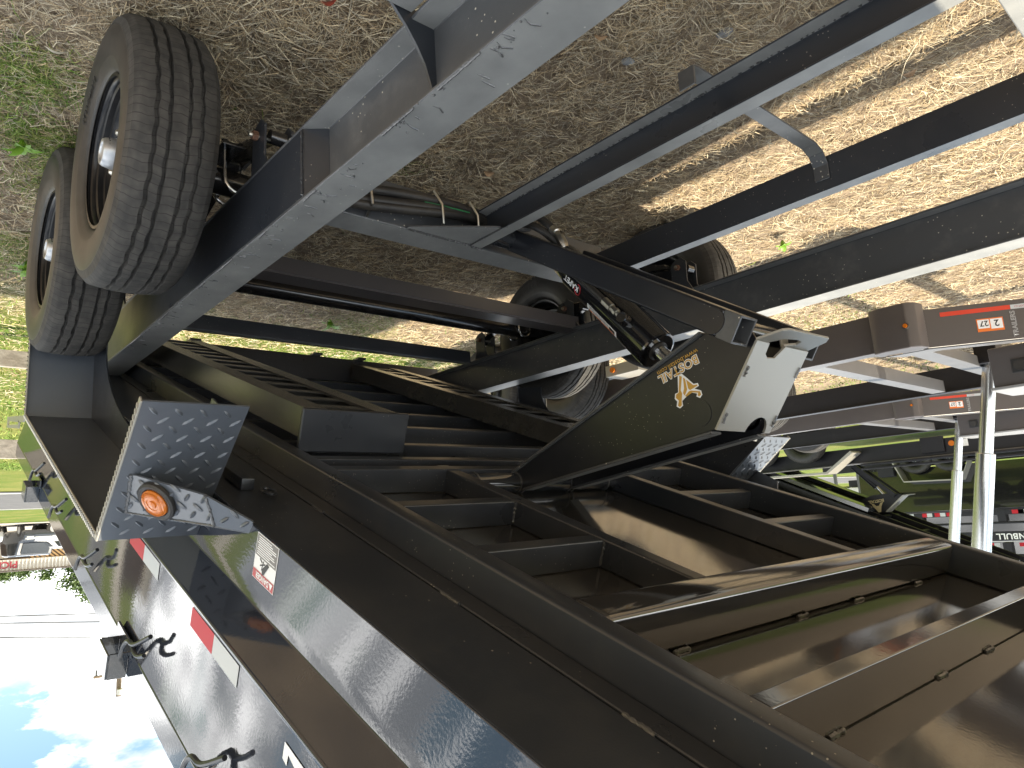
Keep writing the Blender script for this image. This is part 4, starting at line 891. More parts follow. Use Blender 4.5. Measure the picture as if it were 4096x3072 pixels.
# stones, leaves, weeds
mat('leaf_green', (0.20, 0.36, 0.03), 0.45, var=(20, (0.13, 0.26, 0.02), 0.4, 0.7)); mat('leaf_red', (0.30, 0.05, 0.025), 0.6, var=(30, (0.18, 0.06, 0.03), 0.4, 0.7)); mat('leaf_tan', (0.40, 0.25, 0.13), 0.7, var=(30, (0.28, 0.17, 0.09), 0.4, 0.7)); mat('leaf_pale', (0.50, 0.44, 0.33), 0.7)
mat('stone', (0.26, 0.27, 0.27), 0.85, var=(25, (0.17, 0.17, 0.17), 0.4, 0.7), bump=[(40, 0.5, 0.01)])
def leaf_bm(L, wd, curl, bm=None, mtx=Matrix()):
    b = bm or bmesh.new(); rows = []
    for i in range(6):
        t = i/5; h = wd*math.sin(math.pi*min(1, t*0.92+0.06))**0.8*0.5; z = curl*math.sin(math.pi*t)*L*0.25
        rows.append([b.verts.new(mtx @ Vector((t*L, -h, z+h*0.3))), b.verts.new(mtx @ Vector((t*L, 0, z))), b.verts.new(mtx @ Vector((t*L, h, z+h*0.3)))])
    for i in range(5):
        for j in (0, 1): b.faces.new((rows[i][j], rows[i][j+1], rows[i+1][j+1], rows[i+1][j]))
    return b
for (lx, ly, L, wd, m_, lab) in ((1.58, 0.86, 0.045, 0.026, 'leaf_red', 'dark red fallen leaf on straw between the near wheel and the rail'), (2.72, 1.83, 0.05, 0.03, 'leaf_red', 'small red fallen leaf on straw under the axle'), (2.25, 0.33, 0.06, 0.02, 'leaf_pale', 'pale curled leaf on straw beside the front near tyre'),
                                 (1.22, 1.60, 0.04, 0.025, 'leaf_tan', 'tan leaf on straw between the near rail and the hoist channel'), (2.1, 1.88, 0.05, 0.035, 'leaf_tan', 'yellowish tan leaf on shaded straw behind the first crossmember'), (0.72, 2.62, 0.05, 0.03, 'leaf_tan', 'tan leaf on a sunlit strip of straw')):
    o = O('fallen_leaf', leaf_bm(L, wd, 0.6), m_); o.location = (lx, ly, 0.035); o.rotation_euler = (random.uniform(-.3, .3), random.uniform(-.2, .2), random.uniform(0, 6)); tag(o, lab, 'leaf', 'fallen leaves on the straw')
def stone(x, y, r, lab):
    b = bmesh.new(); bmesh.ops.create_icosphere(b, subdivisions=2, radius=r)
    for v in b.verts: v.co = Vector((v.co.x*1.3, v.co.y, v.co.z*0.5))*(1+random.uniform(-.18, .18))
    o = O('stone', b, 'stone', ang=20); o.location = (x, y, 0.012); o.rotation_euler.z = random.uniform(0, 6); tag(o, lab, 'stone', 'small grey stones in the straw')
stone(1.13, 1.46, 0.018, 'grey stone in straw beside the near rail'); stone(1.0, 1.92, 0.020, 'flat grey stone in straw next to the strap hanger'); stone(1.28, 1.78, 0.018, 'grey stone between the near rail and the nearer hoist channel')
def weed(x, y, n, L, lab, rz=0):
    r = thing('weed_plant', lab, 'plant', (x, y, 0.01), rz, 'broadleaf weeds in the straw')
    for k in range(n):
        a = 2*math.pi*k/n+random.uniform(-.3, .3); e = random.uniform(0.3, 0.9); l = L*random.uniform(0.7, 1.15)
        o = O('leaf', leaf_bm(l, l*0.42, 0.9), 'leaf_green', r); o.rotation_euler = (0, -e, a); o.location = (0, 0, 0.02)
weed(2.89, 0.30, 7, 0.075, 'bright green broadleaf weed beside the near tyres'); weed(4.15, 0.50, 9, 0.11, 'leafy green weed at the sunlit edge behind the rear near tyre'); weed(1.78, 3.76, 6, 0.07, 'small green weed on sunlit straw beyond the far rail'); weed(3.05, 0.47, 6, 0.06, 'small green weed between the two near tyres'); weed(4.4, 2.3, 8, 0.10, 'green weed in sunlit grass under the rear crossmember')

# ------------------------------------------------------------------ neighbouring grey trailers (frames, tongues, telescopic cylinders)
def copy_tree(o, parent=None):
    c = o.copy(); COL.objects.link(c); c.parent = parent
    for ch in o.children: copy_tree(ch, c)
    return c
mat('black_frame', (0.009, 0.009, 0.012), 0.42, ior=1.4, bump=[(120, 0.08, 0.001)], dirt=(5, (0.06, 0.055, 0.05), 0.55, 0.9, 0.3))
def grey_trailer():
    G = bpy.data.objects.new('grey_trailer', None); COL.objects.link(G); G.location = (1.4, 4.2, 0); g0 = Vector((1.4, 4.2, 0))
    def gp(name, bm, m, parent=None, **k): bm.transform(Matrix.Translation(-g0)); return O(name, bm, m, parent or G, **k)
    near = gp('main_rail', prism([(4.20, 0.48), (4.255, 0.48), (4.255, 0.49), (4.212, 0.492), (4.212, 0.69), (4.30, 0.692), (4.30, 0.70), (4.20, 0.70)], 'x', 1.50, 6.3, bev=0.002), 'paint_grey')
    gp('main_rail', prism([(6.56, 0.49), (6.60, 0.49), (6.60, 0.70), (6.50, 0.70), (6.50, 0.692), (6.56, 0.692)], 'x', 0.6, 6.3, bev=0.002), 'black_frame')  # far rail black: shade on its inner face put into the colour
    # jack sleeve standing proud of the rail
    b = prism([(1.545, 4.198), (1.525, 4.135), (1.46, 4.112), (1.33, 4.118), (1.29, 4.16), (1.275, 4.24), (1.30, 4.245), (1.53, 4.245)], 'z', 0.470, 0.722, bev=0.006, seg=2)
    sl_ = gp('side_sleeve', b, 'paint_grey')
    t = tube([(1.335, 4.118, 0.602), (1.335, 4.105, 0.602)], 0.016, 20); gp('marker_grommet', t, 'rubber_hose', sl_)
    t = tube([(1.335, 4.107, 0.602), (1.335, 4.099, 0.602)], 0.011, 20); gp('marker_lens', t, 'amber', sl_)
    # converging tongue
    d = Vector((0.60-1.275, 4.72-4.235, 0)).normalized(); n = Vector((d.y, -d.x, 0)); 
    if n.y > 0: n = -n
    TM = Matrix(((d.x, n.x, 0, 1.285), (d.y, n.y, 0, 4.245), (0, 0, 1, 0), (0, 0, 0, 1)))
    b = prism([(0.0, 0.505), (0.06-0.115, 0.505), (-0.055, 0.515), (-0.006, 0.517), (-0.006, 0.712), (-0.10, 0.714), (-0.10, 0.722), (0.0, 0.722)], 'x', 0, 1.5, bev=0.002); b.transform(TM); tg = gp('tongue_rail', b, 'paint_grey')
    def onp(t_, z, lift=0.001): return TM @ Vector((t_, lift, z))
    def tquad(t0, t1, z0, z1, m, name, lift=0.0012):
        b = bmesh.new(); vs = [b.verts.new(onp(t_, z, lift)) for t_, z in ((t0, z0), (t1, z0), (t1, z1), (t0, z1))]; b.faces.new(vs); return gp(name, b, m, tg)
    tquad(0.085, 0.43, 0.532, 0.556, 'orange_red', 'reflective_tape'); tquad(0.431, 0.62, 0.532, 0.556, 'tape_white', 'reflective_tape')
    tquad(0.255, 0.385, 0.592, 0.664, 'orange_print', 'sticker', 0.0012); tquad(0.260, 0.316, 0.598, 0.646, 'white_print', 'sticker', 0.0018); tquad(0.322, 0.380, 0.598, 0.652, 'white_print', 'sticker', 0.0018)
    xr = -d; FM = lambda t_, z, l=0.0024: frame_m(onp(t_, z, l), xr, (0, 0, 1))
    me = text_mesh('27', 0.042, bold=0.0008); me.transform(Matrix.Translation(-g0) @ FM(0.312, 0.606)); Om('lettering', me, 'black_print', tg)
    me = text_mesh('2', 0.050, bold=0.001); me.transform(Matrix.Translation(-g0) @ FM(0.364, 0.606)); Om('lettering', me, 'black_print', tg)
    me = text_mesh('DOT-C1', 0.014); me.transform(Matrix.Translation(-g0) @ FM(0.50, 0.539)); Om('lettering', me, 'red_print', tg)
    me = text_mesh('TRAILERS', 0.034, bold=0.0012); me.transform(Matrix.Translation(-g0) @ frame_m(onp(0.445, 0.708, 0.002), (0, 0, -1), xr)); Om('lettering', me, 'pale_print', tg)
    # crossmembers
    gp('crossmember', box((1.36, 4.26, 0.62), (1.47, 6.55, 0.695), 0.004), 'bare_grey')
    gp('crossmember', prism([(1.90, 0.60), (1.905, 0.60), (1.905, 0.687), (2.0, 0.687), (2.0, 0.694), (1.90, 0.694)], 'y', 4.30, 6.50, bev=0.001), 'bare_grey')
    gp('step_rail', box((2.04, 4.30, 0.58), (2.07, 5.6, 0.612), 0.003), 'bare_grey')
    gp('tongue_plate', prism([(1.50, 4.24), (1.28, 4.26), (0.5, 4.82), (0.5, 4.90), (1.25, 4.36), (1.45, 4.34)], 'z', 0.7232, 0.728), 'bare_grey')
    # pump box; sky light on its lid is put into a paler colour
    pb = gp('pump_box', box((0.35, 4.90, 0.68), (1.175, 5.25, 0.915), 0.006), 'paint_grey')
    gp('box_lid', prism([(0.30, 4.88), (1.19, 4.88), (1.185, 5.30), (0.62, 5.50), (0.30, 5.40)], 'z', 0.9155, 0.934, bev=0.003), 'lid_skylit', pb)
    gp('socket_cover', box((0.985, 4.890, 0.765), (1.07, 4.8995, 0.845), 0.003), 'black_print', pb)
    gp('socket_knob', tube([(1.025, 4.889, 0.806), (1.025, 4.876, 0.806)], 0.030, 20), 'rubber_hose', pb)
    # telescopic cylinder
    a = Vector((1.315, 5.5, 0.66)); c = Vector((1.60, 5.5, 2.05)); dd = (c-a).normalized()
    cy = gp('telescopic_cylinder', tube([a, a+dd*0.62], 0.043, 32), 'chrome'); gp('outer_stage', tube([a+dd*0.615, a+dd*0.62, a+dd*1.45], 0.056, 32, rr=[.05, .057, .057]), 'chrome', cy)
    gp('cylinder_mount', box((1.25, 5.42, 0.55), (1.38, 5.58, 0.68), 0.006), 'black_frame')
    # wheels, fender
    for xw in (3.75, 4.62):
        wheel(G, Vector((xw, 3.96, RT))-g0, False, False); wheel(G, Vector((xw, 6.85, RT))-g0, True, False)
    gp('axle', tube([(3.75, 3.96, RT), (3.75, 6.85, RT)], 0.04, 12), 'axle_black'); gp('axle', tube([(4.62, 3.96, RT), (4.62, 6.85, RT)], 0.04, 12), 'axle_black')
    po = [(5.25, 0.78), (5.10, 1.02), (3.30, 1.02), (3.10, 0.70), (3.12, 0.695), (3.315, 1.012), (5.09, 1.012), (5.235, 0.775)]
    b = prism(po, 'y', 3.84, 4.16); p3 = Matrix(((0, 0.53, -0.85, 3.098), (1, 0, 0, 3.84), (0, 0.848, 0.53, 0.702), (0, 0, 0, 1))); lugs(p3, 0.32, 0.37, bm=b); gp('fender', b, 'steel_plate', ang=25)
    gp('fender_step', box((2.93, 3.82, 0.47), (3.22, 4.0, 0.55), 0.004), 'steel_plate'); gp('marker_lens', tube([(3.15, 3.82, 0.508), (3.15, 3.806, 0.508)], 0.02, 16), 'amber')
    return G
mat('pale_print', (0.30, 0.295, 0.29), 0.5); mat('orange_red', (0.62, 0.035, 0.012), 0.3, coat=0.5); mat('bare_grey', (0.11, 0.11, 0.115), 0.38, ior=1.6, bump=[(60, 0.15, 0.002)], dirt=(5, (0.18, 0.18, 0.18), 0.45, 0.8, 0.4))
G1 = grey_trailer(); tag(G1, 'grey trailer frame with chrome telescopic cylinder, nearest beyond the black dump trailer', 'trailer', 'grey trailers parked in a row')
G2 = copy_tree(G1); G2.location = (1.4+1.30, 4.2+3.78, 0); G2['label'] = 'second grey trailer frame, farther back behind the first grey one'

# ------------------------------------------------------------------ black dump trailers farther back
def black_raised(y, label):
    K = thing('black_trailer', label, 'trailer', (5.4, y, 0)); k0 = Vector((5.4, y, 0))
    def kp(name, bm, m, parent=None, **k): bm.transform(Matrix.Translation(-k0)); return O(name, bm, m, parent or K, **k)
    rail = kp('main_rail', box((2.3, y-1.45, 0.64), (9.5, y-1.40, 0.90), 0.004), 'black_frame'); kp('main_rail', box((2.3, y+0.6, 0.64), (9.5, y+0.65, 0.84), 0.004), 'black_frame')
    kp('rail_flange', box((2.3, y-1.52, 0.905), (9.5, y-1.36, 0.925), 0.003), 'bare_grey', rail)
    kp('rail_sleeve', box((3.9, y-1.50, 0.60), (4.25, y-1.455, 0.86), 0.01), 'black_frame', rail)
    kp('marker_lens', tube([(3.80, y-1.455, 0.735), (3.80, y-1.475, 0.735)], 0.045, 20), 'amber', rail); b = box((3.57, y-1.4535, 0.685), (3.66, y-1.451, 0.80), 0); kp('paper_label', b, 'white_print', rail)
    for zz, m_ in ((0.93, 'black_frame'), (1.0, 'black_frame')): kp('deck_edge', box((2.2, y-1.62, zz), (5.2, y-1.5, zz+0.035), 0.003), m_)
    for xw in (6.1, 7.0): wheel(K, Vector((xw, y-1.7, RT+0.05))-k0, False, False)
    po = [(5.24, 0.70), (5.70, 1.02), (7.6, 1.00), (7.9, 0.75)]
    b = bmesh.new()
    for i in range(3):
        p, q = po[i], po[i+1]; prism([p, q, (q[0]-0.02*(i == 0), q[1]+0.035), (p[0]-0.04*(i == 0), p[1]+0.035)], 'y', y-1.86, y-1.50, bm=b)
    kp('fender', b, 'steel_plate')
    # hoist
    for yy in (y-0.13, y+0.10):
        bb, _, _ = quadbar((6.15, 0.70), (5.27, 1.50), 0.085, yy-0.03, yy+0.03); kp('lower_arm', bb, 'black_frame')
        kp('upper_arm_plate', prism([(6.50, 1.74), (5.50, 1.79), (5.16, 1.50), (5.28, 1.44), (5.70, 1.47)], 'y', yy+0.04, yy+0.05), 'black_frame')
    kp('knee_plate', prism([(5.50, 1.785), (5.16, 1.50), (5.02, 1.49), (5.02, 1.50), (5.14, 1.512), (5.48, 1.795)], 'y', y-0.1, y+0.15), 'steel_plate')
    bb = tube([(6.0, y, 0.9), (5.62, y, 1.32)], 0.06, 16); kp('hydraulic_cylinder', bb, 'black_frame'); bb = tube([(5.62, y, 1.32), (5.5, y, 1.50)], 0.03, 12); kp('piston_rod', bb, 'chrome')
    me = text_mesh('BOSTAIL', 0.075, bold=0.003); me.transform(Matrix.Translation(-k0) @ frame_m((5.50, y-0.0925, 1.545), (1, 0, 0.1), (-0.1, 0, 1))); Om('lettering', me, 'gold_dull', K)
    EMx = Matrix.Translation(-k0) @ frame_m((5.52, y-0.0925, 1.60), (0.99, 0, 0.1), (-0.1, 0, 0.99)); flat_poly([(0.0, 0.0), (0.06, 0.02), (0.09, 0.06), (0.14, 0.06), (0.17, 0.02), (0.22, 0.0), (0.20, 0.06), (0.15, 0.14), (0.13, 0.18), (0.08, 0.18), (0.05, 0.08)], EMx, 'gold_dull', K, 'emblem')
    # raised bed: runners and floor
    th = R(24.8)
    BM_ = Matrix.Translation((7.80, y, 0.78)) @ Matrix.Rotation(th, 4, 'Y')
    bb = box((-4.6, -0.98, 0.12), (0.5, 1.0, 0.14), 0); bb.transform(BM_); bd = kp('dump_bed', bb, 'black_frame')
    for yy in (-0.72, -0.30, 0.30, 0.75):
        bb = box((-4.6, yy, 0), (0.5, yy+0.06, 0.119), 0.004); bb.transform(BM_); kp('bed_runner', bb, 'black_frame', bd)
    for xx in (-3.9, -3.2, -2.5, -1.8, -1.1, -0.4):
        bb = box((xx, -0.65, 0.04), (xx+0.05, 0.74, 0.118), 0.003); bb.transform(BM_); kp('bed_crossmember', bb, 'black_frame', bd)
    for yy in (-0.62, 0.36):
        bb = box((-2.4, yy, -0.10), (0.3, yy+0.26, -0.02), 0.004); bb.transform(BM_); kp('ramp_tray', bb, 'paint_gloss', bd)
    return K
mat('gold_dull', (0.42, 0.34, 0.18), 0.5)
black_raised(14.3, 'black dump trailer in the background with its own scissor hoist raised')
def iron(y, label):
    K = thing('tall_dump_trailer', label, 'trailer', (6.0, y, 0)); k0 = Vector((6.0, y, 0))
    def kp(name, bm, m, parent=None, **k): bm.transform(Matrix.Translation(-k0)); return O(name, bm, m, parent or K, **k)
    kp('main_rail', box((1.0, y+0.3, 0.55), (9.4, y+0.36, 0.80), 0.004), 'black_frame')
    body = kp('lower_body', prism([(y+0.02, 0.84), (y, 1.02), (y-0.06, 1.95), (y+0.0, 1.97), (y+1.9, 1.97), (y+1.9, 0.84)], 'x', 0.6, 8.3, bev=0.004), 'gloss_black')
    for z0 in (1.97, 2.73):
        sd_ = kp('side_panel', box((0.6, y+0.06, z0+0.001), (7.5, y+0.12, z0+0.70), 0.004), 'gloss_black', body)
        kp('side_rail', box((0.6, y-0.06, z0+0.30), (7.5, y+0.058, z0+0.345), 0.004), 'black_frame', body)
        for xp in (2.3, 3.6, 5.05, 6.85): kp('stake_post', box((xp, y-0.07, z0+0.02), (xp+0.17, y+0.058, z0+0.29), 0.006), 'black_frame', body)
        for xq in (2.6, 3.15, 4.0, 4.55, 4.93-0.26, 5.30, 6.05, 6.32, 6.62, 7.05):
            for j, m_ in enumerate(('tape_white', 'tape_red')):
                b = box((xq+0.125*j, y-0.0625 if z0 < 2 else y+0.056, z0+0.03), (xq+0.12+0.125*j, y-0.0605 if z0 < 2 else y+0.0585, z0+0.12), 0); kp('reflective_tape', b, m_, body)
    kp('tape_strip', box((0.6, y-0.060, 1.985), (7.5, y+0.055, 2.105), 0.003), 'black_frame', body)
    name_band = kp('name_band', box((0.6, y-0.02, 2.50), (7.5, y+0.059, 2.715), 0.004), 'black_frame', body)
    me = text_mesh('IRONBULL', 0.19, bold=0.004, spacing=1.05); me.transform(Matrix.Translation(-k0) @ frame_m((4.40, y-0.024, 2.545), (1, 0, 0), (0, 0, 1))); Om('lettering', me, 'white_print', K)
    for xw in (6.78, 6.0): wheel(K, Vector((xw, y-0.10, 0.60))-k0, False, True)
    b = bmesh.new(); po = [(7.25, 0.62), (7.05, 1.16), (5.75, 1.20), (5.55, 0.78)]
    for i in range(3):
        p, q = po[i], po[i+1]; prism([p, q, (q[0], q[1]+0.03), (p[0]+(0.03 if i == 0 else 0), p[1]+0.03)], 'y', y-0.36, y+0.02, bm=b)
    kp('fender', b, 'steel_plate')
    kp('tool_box', box((7.35, y-0.1, 0.72), (7.75, y+0.1, 1.0), 0.01), 'black_frame')
    return K
iron(20.0, 'tall black dump trailer with white IRONBULL lettering and red and white tape')

# posts, log rack truck beyond
mat('post_grey', (0.11, 0.11, 0.11), 0.8, bump=[(40, 0.4, 0.01)]); mat('truck_white', (0.62, 0.60, 0.56), 0.5); mat('wheel_steel', (0.5, 0.49, 0.47), 0.45, metal=0.4)
for k, (px, z1, lab) in enumerate(((11.17, 1.22, 'left dark post standing in grass behind the hoist of the background trailer'), (10.55, 1.50, 'tallest dark post standing in grass behind the hoist of the background trailer'), (10.35, 1.25, 'thin grey post beside the tallest dark post'))):
    b = tube([(px, 25+0.4*k, 0), (px, 25+0.4*k, z1*0.97), (px, 25+0.4*k, z1)], 0.06 if k < 2 else 0.045, 10); box((px-0.08, 25+0.4*k-0.08, z1-0.12), (px+0.08, 25+0.4*k+0.08, z1-0.02), 0.01, bm=b); o = O('post', b, 'post_grey'); tag(o, lab, 'post', 'posts in the far grass')
tk = thing('flatbed_truck', 'white flatbed trailer with steel wheels standing far off in the grass', 'truck', (10.2, 27, 0)); t0 = Vector((10.2, 27, 0))
for nm, lo, hi, m_ in (('deck', (9.4, 26.8, 1.12), (11.6, 28.8, 1.32), 'truck_white'), ('chassis', (9.4, 27.0, 0.85), (11.6, 28.6, 1.1), 'black_frame')):
    b = box(lo, hi, 0.01); b.transform(Matrix.Translation(-t0)); O(nm, b, m_, tk)
for xw in (9.9, 10.6): wheel(tk, Vector((xw, 26.9, 0.5))-t0, False, True)

# ------------------------------------------------------------------ far side of the road, seen past the rear of the bed
mat('asphalt', (0.075, 0.075, 0.078), 0.85, var=(3, (0.10, 0.10, 0.10), 0.4, 0.7), bump=[(80, 0.3, 0.005)]); mat('road_paint', (0.7, 0.7, 0.66), 0.6); mat('gravel', (0.36, 0.33, 0.29), 0.95, var=(6, (0.27, 0.25, 0.22), 0.4, 0.7))
b = bmesh.new(); v = [b.verts.new(p) for p in ((21.5, -200, 0.02), (30.5, -200, 0.02), (30.5, 250, 0.02), (21.5, 250, 0.02))]; b.faces.new(v); o = O('road', b, 'asphalt'); struct(o)
for xe in (21.9, 30.0):
    b = bmesh.new(); v = [b.verts.new(p) for p in ((xe, -200, 0.025), (xe+0.15, -200, 0.025), (xe+0.15, 250, 0.025), (xe, 250, 0.025))]; b.faces.new(v); o = O('road_line', b, 'road_paint'); struct(o)
b = bmesh.new(); v = [b.verts.new(p) for p in ((44, -60, 0.02), (64, -60, 0.02), (64, 120, 0.02), (44, 120, 0.02))]; b.faces.new(v); o = O('parking_lot', b, 'gravel'); struct(o)
mat('fence_wood', (0.24, 0.21, 0.175), 0.85, var=(9, (0.34, 0.31, 0.27), 0.35, 0.7), bump=[(30, 0.6, 0.01)])
F = thing('rail_fence', 'weathered grey wooden rail fence crossing the grass behind the trailer', 'fence', (5.6, 2, 0))
def rail_plank(zc, h, y0, y1, sag):
    b = bmesh.new(); rows = []
    for i in range(13):
        y = y0+(y1-y0)*i/12; z = zc+sag*math.sin(i*0.9); hh = h*(1+0.08*math.sin(i*2.3)); rows.append([b.verts.new((5.6+dx-5.6, y-2, z+dz)) for dx, dz in ((-0.02, -hh/2), (0.02, -hh/2), (0.02, hh/2), (-0.02, hh/2))])
    for i in range(12):
        for k in range(4): b.faces.new((rows[i][k], rows[i][(k+1) % 4], rows[i+1][(k+1) % 4], rows[i+1][k]))
    b.faces.new(rows[0][::-1]); b.faces.new(rows[-1]); bmesh.ops.recalc_face_normals(b, faces=list(b.faces)); return O('fence_rail', b, 'fence_wood', F)
rail_plank(0.835, 0.125, -2.2, 2.35, 0.006); rail_plank(0.235, 0.115, -2.2, 2.35, 0.006); rail_plank(0.835, 0.12, 2.4, 5.0, 0.006); rail_plank(0.235, 0.12, 2.4, 5.0, 0.006)
for yp in (-2.2, 2.38): 
    b = box((-0.065, yp-2-0.06, 0), (0.065, yp-2+0.06, 1.15), 0.01); O('fence_post', b, 'fence_wood', F)
def car(name, loc, rz, m, label, suv=False):
    c = thing(name, label, 'car', loc, rz, 'cars parked before the store'); h = 1.72 if suv else 1.42
    prof = [(-2.2, 0.35), (-2.25, 0.75), (-2.1, 0.95), (-1.55, 1.0), (-1.2, h-0.08), (-0.8, h), (0.7, h), (1.0, h-0.06), (1.45, 0.98), (2.1, 0.88), (2.25, 0.65), (2.2, 0.35)]
    O('body', prism(prof, 'y', -0.86, 0.86, bev=0.06, seg=2), m, c)
    for sy in (-1, 1):
        O('window', prism([(-1.3, 1.02), (-1.08, h-0.12), (-0.1, h-0.08), (-0.1, 1.0)], 'y', sy*0.862, sy*0.872), 'car_glass', c); O('window', prism([(0.0, 1.0), (0.0, h-0.08), (0.75, h-0.1), (1.2, 1.0)], 'y', sy*0.862, sy*0.872), 'car_glass', c)
        for xw in (-1.35, 1.35):
            t = tube([(xw, sy*0.70, 0.33), (xw, sy*0.875, 0.33)], 0.33, 24); o = O('wheel', t, 'rubber', c); t = tube([(xw, sy*0.876, 0.33), (xw, sy*0.885, 0.33)], 0.19, 20); O('rim', t, 'wheel_steel', o)
    for sx in (-1, 1):
        for sy in (-0.6, 0.6): O('headlight' if sx > 0 else 'tail_light', box((sx*2.2-0.03, sy-0.16, 0.68), (sx*2.2+0.04, sy+0.16, 0.84), 0.02), 'white_print' if sx > 0 else 'red_print', c)
    O('rear_window', prism([(-1.62, 1.03), (-1.28, h-0.14), (-1.26, h-0.13), (-1.60, 1.035)], 'y', -0.66, 0.66), 'car_glass', c); O('windscreen', prism([(1.10, h-0.12), (1.46, 1.03), (1.48, 1.04), (1.12, h-0.11)], 'y', -0.66, 0.66), 'car_glass', c)
    return c
mat('car_glass', (0.02, 0.025, 0.03), 0.08, coat=1.0); mat('car_white', (0.72, 0.72, 0.72), 0.25, coat=1.0); mat('car_grey', (0.14, 0.14, 0.145), 0.25, coat=1.0); mat('car_dark', (0.035, 0.04, 0.05), 0.25, coat=1.0); mat('car_silver', (0.42, 0.43, 0.44), 0.25, metal=0.5, coat=1.0)
car('parked_car', (47, 8.6, 0), R(80), 'car_white', 'white car at the front of the row parked before the store'); car('parked_car', (48, 6.55, 0), R(170), 'car_dark', 'dark car parked nose-in beside the white car', True); car('parked_car', (48.5, 4.1, 0), R(172), 'car_silver', 'silver car parked beside the dark car', True); car('parked_car', (48.5, 2.0, 0), R(175), 'car_grey', 'grey car parked at the end of the row by the road')
mat('siding', (0.55, 0.50, 0.42), 0.7, var=(2, (0.48, 0.44, 0.37), 0.4, 0.7)); mat('siding_white', (0.62, 0.60, 0.54), 0.7); mat('roof_dark', (0.12, 0.10, 0.09), 0.7); mat('wood_tan', (0.62, 0.40, 0.18), 0.6, var=(4, (0.5, 0.3, 0.13), 0.4, 0.7)); mat('brown_wall', (0.16, 0.12, 0.09), 0.8); mat('sign_red', (0.30, 0.03, 0.04), 0.5)
ST = thing('store_building', 'low beige store building with red lettering on its corrugated fascia', 'building', (60, 8, 0)); s0 = Vector((60, 8, 0))
def stp(name, bm, m, parent=None): bm.transform(Matrix.Translation(-s0)); return O(name, bm, m, parent or ST)
wl = stp('wall', box((62, -20, 0), (72, 40, 2.0), 0.02), 'brown_wall'); fa = stp('fascia', box((60.5, -20, 1.93), (72, 40, 2.68), 0.02), 'siding')
rib = None
for k in range(90):
    o_ = None
    if rib is None: rib = stp('fascia_rib', box((60.44, -1.9, 1.95), (60.5, -1.82, 2.66), 0.01), 'siding_white', fa)
    else: c = rib.copy(); COL.objects.link(c); c.parent = fa; c.location = (0, k*0.22, 0)
stp('roof_edge', box((60.3, -20, 2.68), (72.2, 40, 2.76), 0.02), 'roof_dark')
for yy in (-2, 3.5, 9.3, 12.0, 15.0): stp('porch_post', box((61, yy, 0), (61.2, yy+0.2, 1.93), 0.01), 'siding_white')
for yy in (4.4, 5.4, 6.4): stp('wall_panel', box((61.9, yy, 0.2), (61.99, yy+0.9, 1.85), 0.01), 'siding_white', wl)
lt = None
for k in range(34):
    a = 8.6+k*0.30
    b = prism([(a, 1.90), (a+0.16, 1.90), (a-0.52, 1.28), (a-0.68, 1.28)], 'x', 60.7, 60.78)
    if lt is None: lt = stp('lattice_slat', b, 'wood_tan')
    else: c = lt.copy(); COL.objects.link(c); c.parent = ST; c.location = (0, k*0.30, 0)
me = text_mesh('PICK', 0.62, bold=0.02); me.transform(Matrix.Translation(-s0) @ frame_m((60.42, 7.75, 2.08), (0, -1, 0), (0, 0, 1))); Om('lettering', me, 'sign_red', ST)
# utility pole and wires
mat('pole_wood', (0.22, 0.16, 0.11), 0.9, bump=[(20, 0.4, 0.01)]); mat('wire', (0.03, 0.03, 0.03), 0.6)
U = thing('utility_pole', 'wooden utility pole with a crossarm against the white cloud', 'pole', (40, 9.5, 0))
O('pole', tube([(0, 0, 0), (0, 0, 8.55)], 0.13, 12, rr=[.16, .11]), 'pole_wood', U); O('crossarm', box((-0.06, -1.1, 7.45), (0.06, 1.1, 7.57), 0.01), 'pole_wood', U)
for s_ in (-1, 1): O('brace', tube([(0.07, 0, 6.95), (0.07, s_*0.6, 7.45)], 0.03, 6), 'pole_wood', U); O('insulator', tube([(0, s_*0.98, 7.2), (0, s_*0.98, 7.45)], 0.05, 8), 'post_grey', U)
O('transformer', tube([(-0.25, 0, 8.2), (-0.25, 0, 8.45)], 0.14, 12), 'truck_white', U)
for k, (ya, za, yb, zb, lab) in enumerate(((-60, 3.9, 80, 9.4, 'thin power line, lowest against the cloud'), (-60, 4.1, 80, 10.2, 'power line in the middle against the cloud'), (-60, 4.0, 80, 12.0, 'power line, highest across the cloud'))):
    z_ = lambda y: (4.10, 4.38, 4.95)[k]+(y-4.4)*(0.097, 0.12, 0.15)[k]
    b = tube([(38, y, z_(y)) for y in (-30, 0, 4, 8, 20, 60)], 0.022, 5); o = O('power_line', b, 'wire'); tag(o, lab, 'wire', 'power lines along the road')

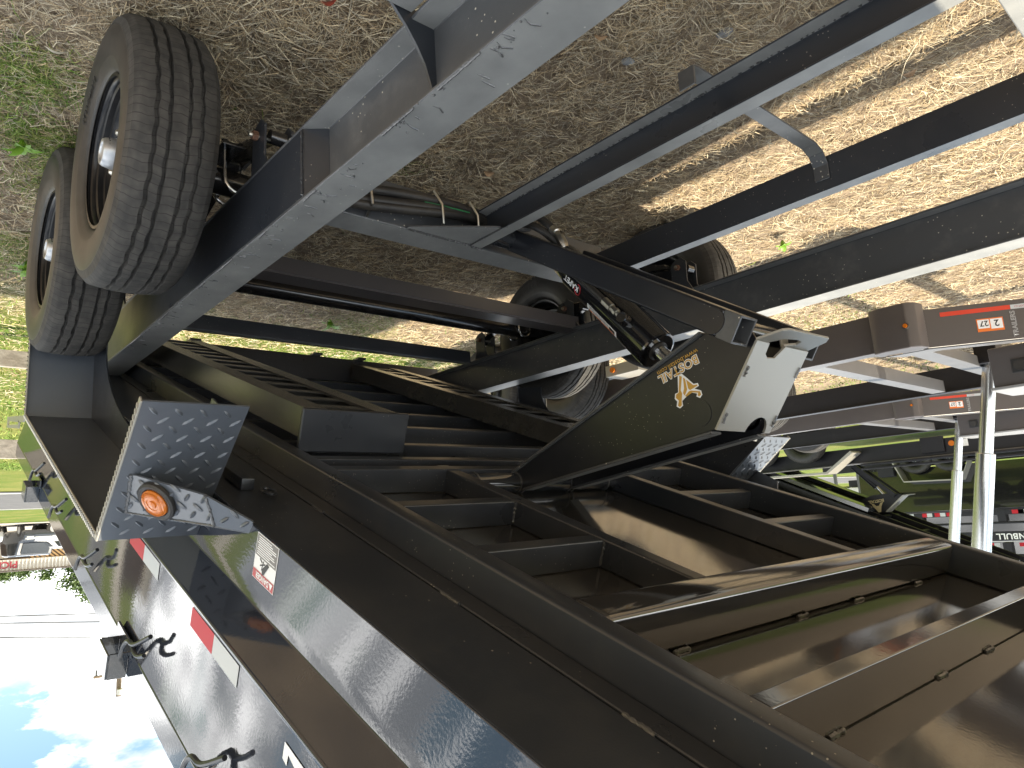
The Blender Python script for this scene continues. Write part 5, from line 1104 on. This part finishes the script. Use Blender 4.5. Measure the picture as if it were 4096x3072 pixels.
# ------------------------------------------------------------------ trees
def tree(loc, h, r, nleaf, label, m_leaf='foliage', name='broadleaf_tree', leaf=0.22):
    t = thing(name, label, 'tree', loc, 0, 'trees behind the store'); rn = np.random.default_rng(int(abs(loc[0]*7+loc[1]*13)+nleaf))
    b = tube(curve([(0, 0, 0), (0.1, 0.05, h*0.25), (-0.05, 0.1, h*0.5), (0, 0, h*0.8)]), 0.2, 8, rr=None)
    tips = []
    for k in range(9):
        a = rn.uniform(0, 6.28); e = rn.uniform(0.2, 1.0); l = r*rn.uniform(0.6, 1.05); p0 = Vector((0, 0, h*rn.uniform(0.35, 0.7))); p1 = p0+Vector((math.cos(a)*l*math.cos(e), math.sin(a)*l*math.cos(e), l*math.sin(e)*0.8)); tube([p0, (p0+p1)/2+Vector((0, 0, 0.15)), p1], 0.05, 6, bm=b, rr=[.09, .06, .02]); tips.append(p1)
    O('trunk', b, 'pole_wood', t)
    cen = np.array([tuple(p) for p in tips]+[(0, 0, h*0.8)]); cl = cen[rn.integers(0, len(cen), 26)]+rn.normal(0, r*0.28, (26, 3)); idx = rn.integers(0, 26, nleaf); P_ = cl[idx]+rn.normal(0, r*0.15, (nleaf, 3)); q = rn.normal(0, 1, (nleaf, 3)); q /= np.linalg.norm(q, axis=1)[:, None]; q2 = np.cross(q, rn.normal(0, 1, (nleaf, 3))); q2 /= np.linalg.norm(q2, axis=1)[:, None]
    s = leaf*rn.uniform(0.5, 1.2, nleaf)[:, None]; V = np.stack([P_-q*s, P_-q2*s*0.5, P_+q*s, P_+q2*s*0.5], 1).reshape(-1, 3)
    me = bpy.data.meshes.new('crown'); me.from_pydata(V.tolist(), [], np.arange(nleaf*4).reshape(-1, 4).tolist()); Om('crown', me, m_leaf, t); return t
mat('foliage', (0.060, 0.105, 0.022), 0.6, var=(0.9, (0.10, 0.15, 0.035), 0.35, 0.7)); mat('foliage_dark', (0.040, 0.075, 0.018), 0.6, var=(0.7, (0.075, 0.115, 0.03), 0.35, 0.7))
tree((78, 15.5, 0), 4.6, 2.6, 9000, 'small green tree rising just over the store roof', leaf=0.16); tree((84, 10.5, 0), 3.6, 2.2, 6000, 'lower green tree peeking over the store roof beside the lettering', leaf=0.16)
def wood(cx, cy, length, ang, n, label):
    rn = np.random.default_rng(int(abs(cx+cy))); t = rn.uniform(-0.5, 0.5, n)*length; hh = 3.6+1.2*np.sin(t*0.21)+0.9*np.sin(t*0.63+1); z = rn.random(n)**0.8*hh; d = rn.normal(0, 1.6, n)
    x = cx+t*math.cos(ang)-d*math.sin(ang); y = cy+t*math.sin(ang)+d*math.cos(ang); P_ = np.stack([x, y, z], 1); q = rn.normal(0, 1, (n, 3)); q /= np.linalg.norm(q, axis=1)[:, None]; q2 = np.cross(q, rn.normal(0, 1, (n, 3))); q2 /= np.linalg.norm(q2, axis=1)[:, None]; s = rn.uniform(0.3, 0.75, n)[:, None]
    V = np.stack([P_-q*s, P_-q2*s*0.6, P_+q*s, P_+q2*s*0.6], 1).reshape(-1, 3); me = bpy.data.meshes.new('far_wood'); me.from_pydata(V.tolist(), [], np.arange(n*4).reshape(-1, 4).tolist()); o = Om('far_wood', me, 'foliage_dark'); o['kind'] = 'stuff'; o['label'] = label
wood(30, 95, 150, 0.0, 16000, 'dark far wood beyond the parked trailers')
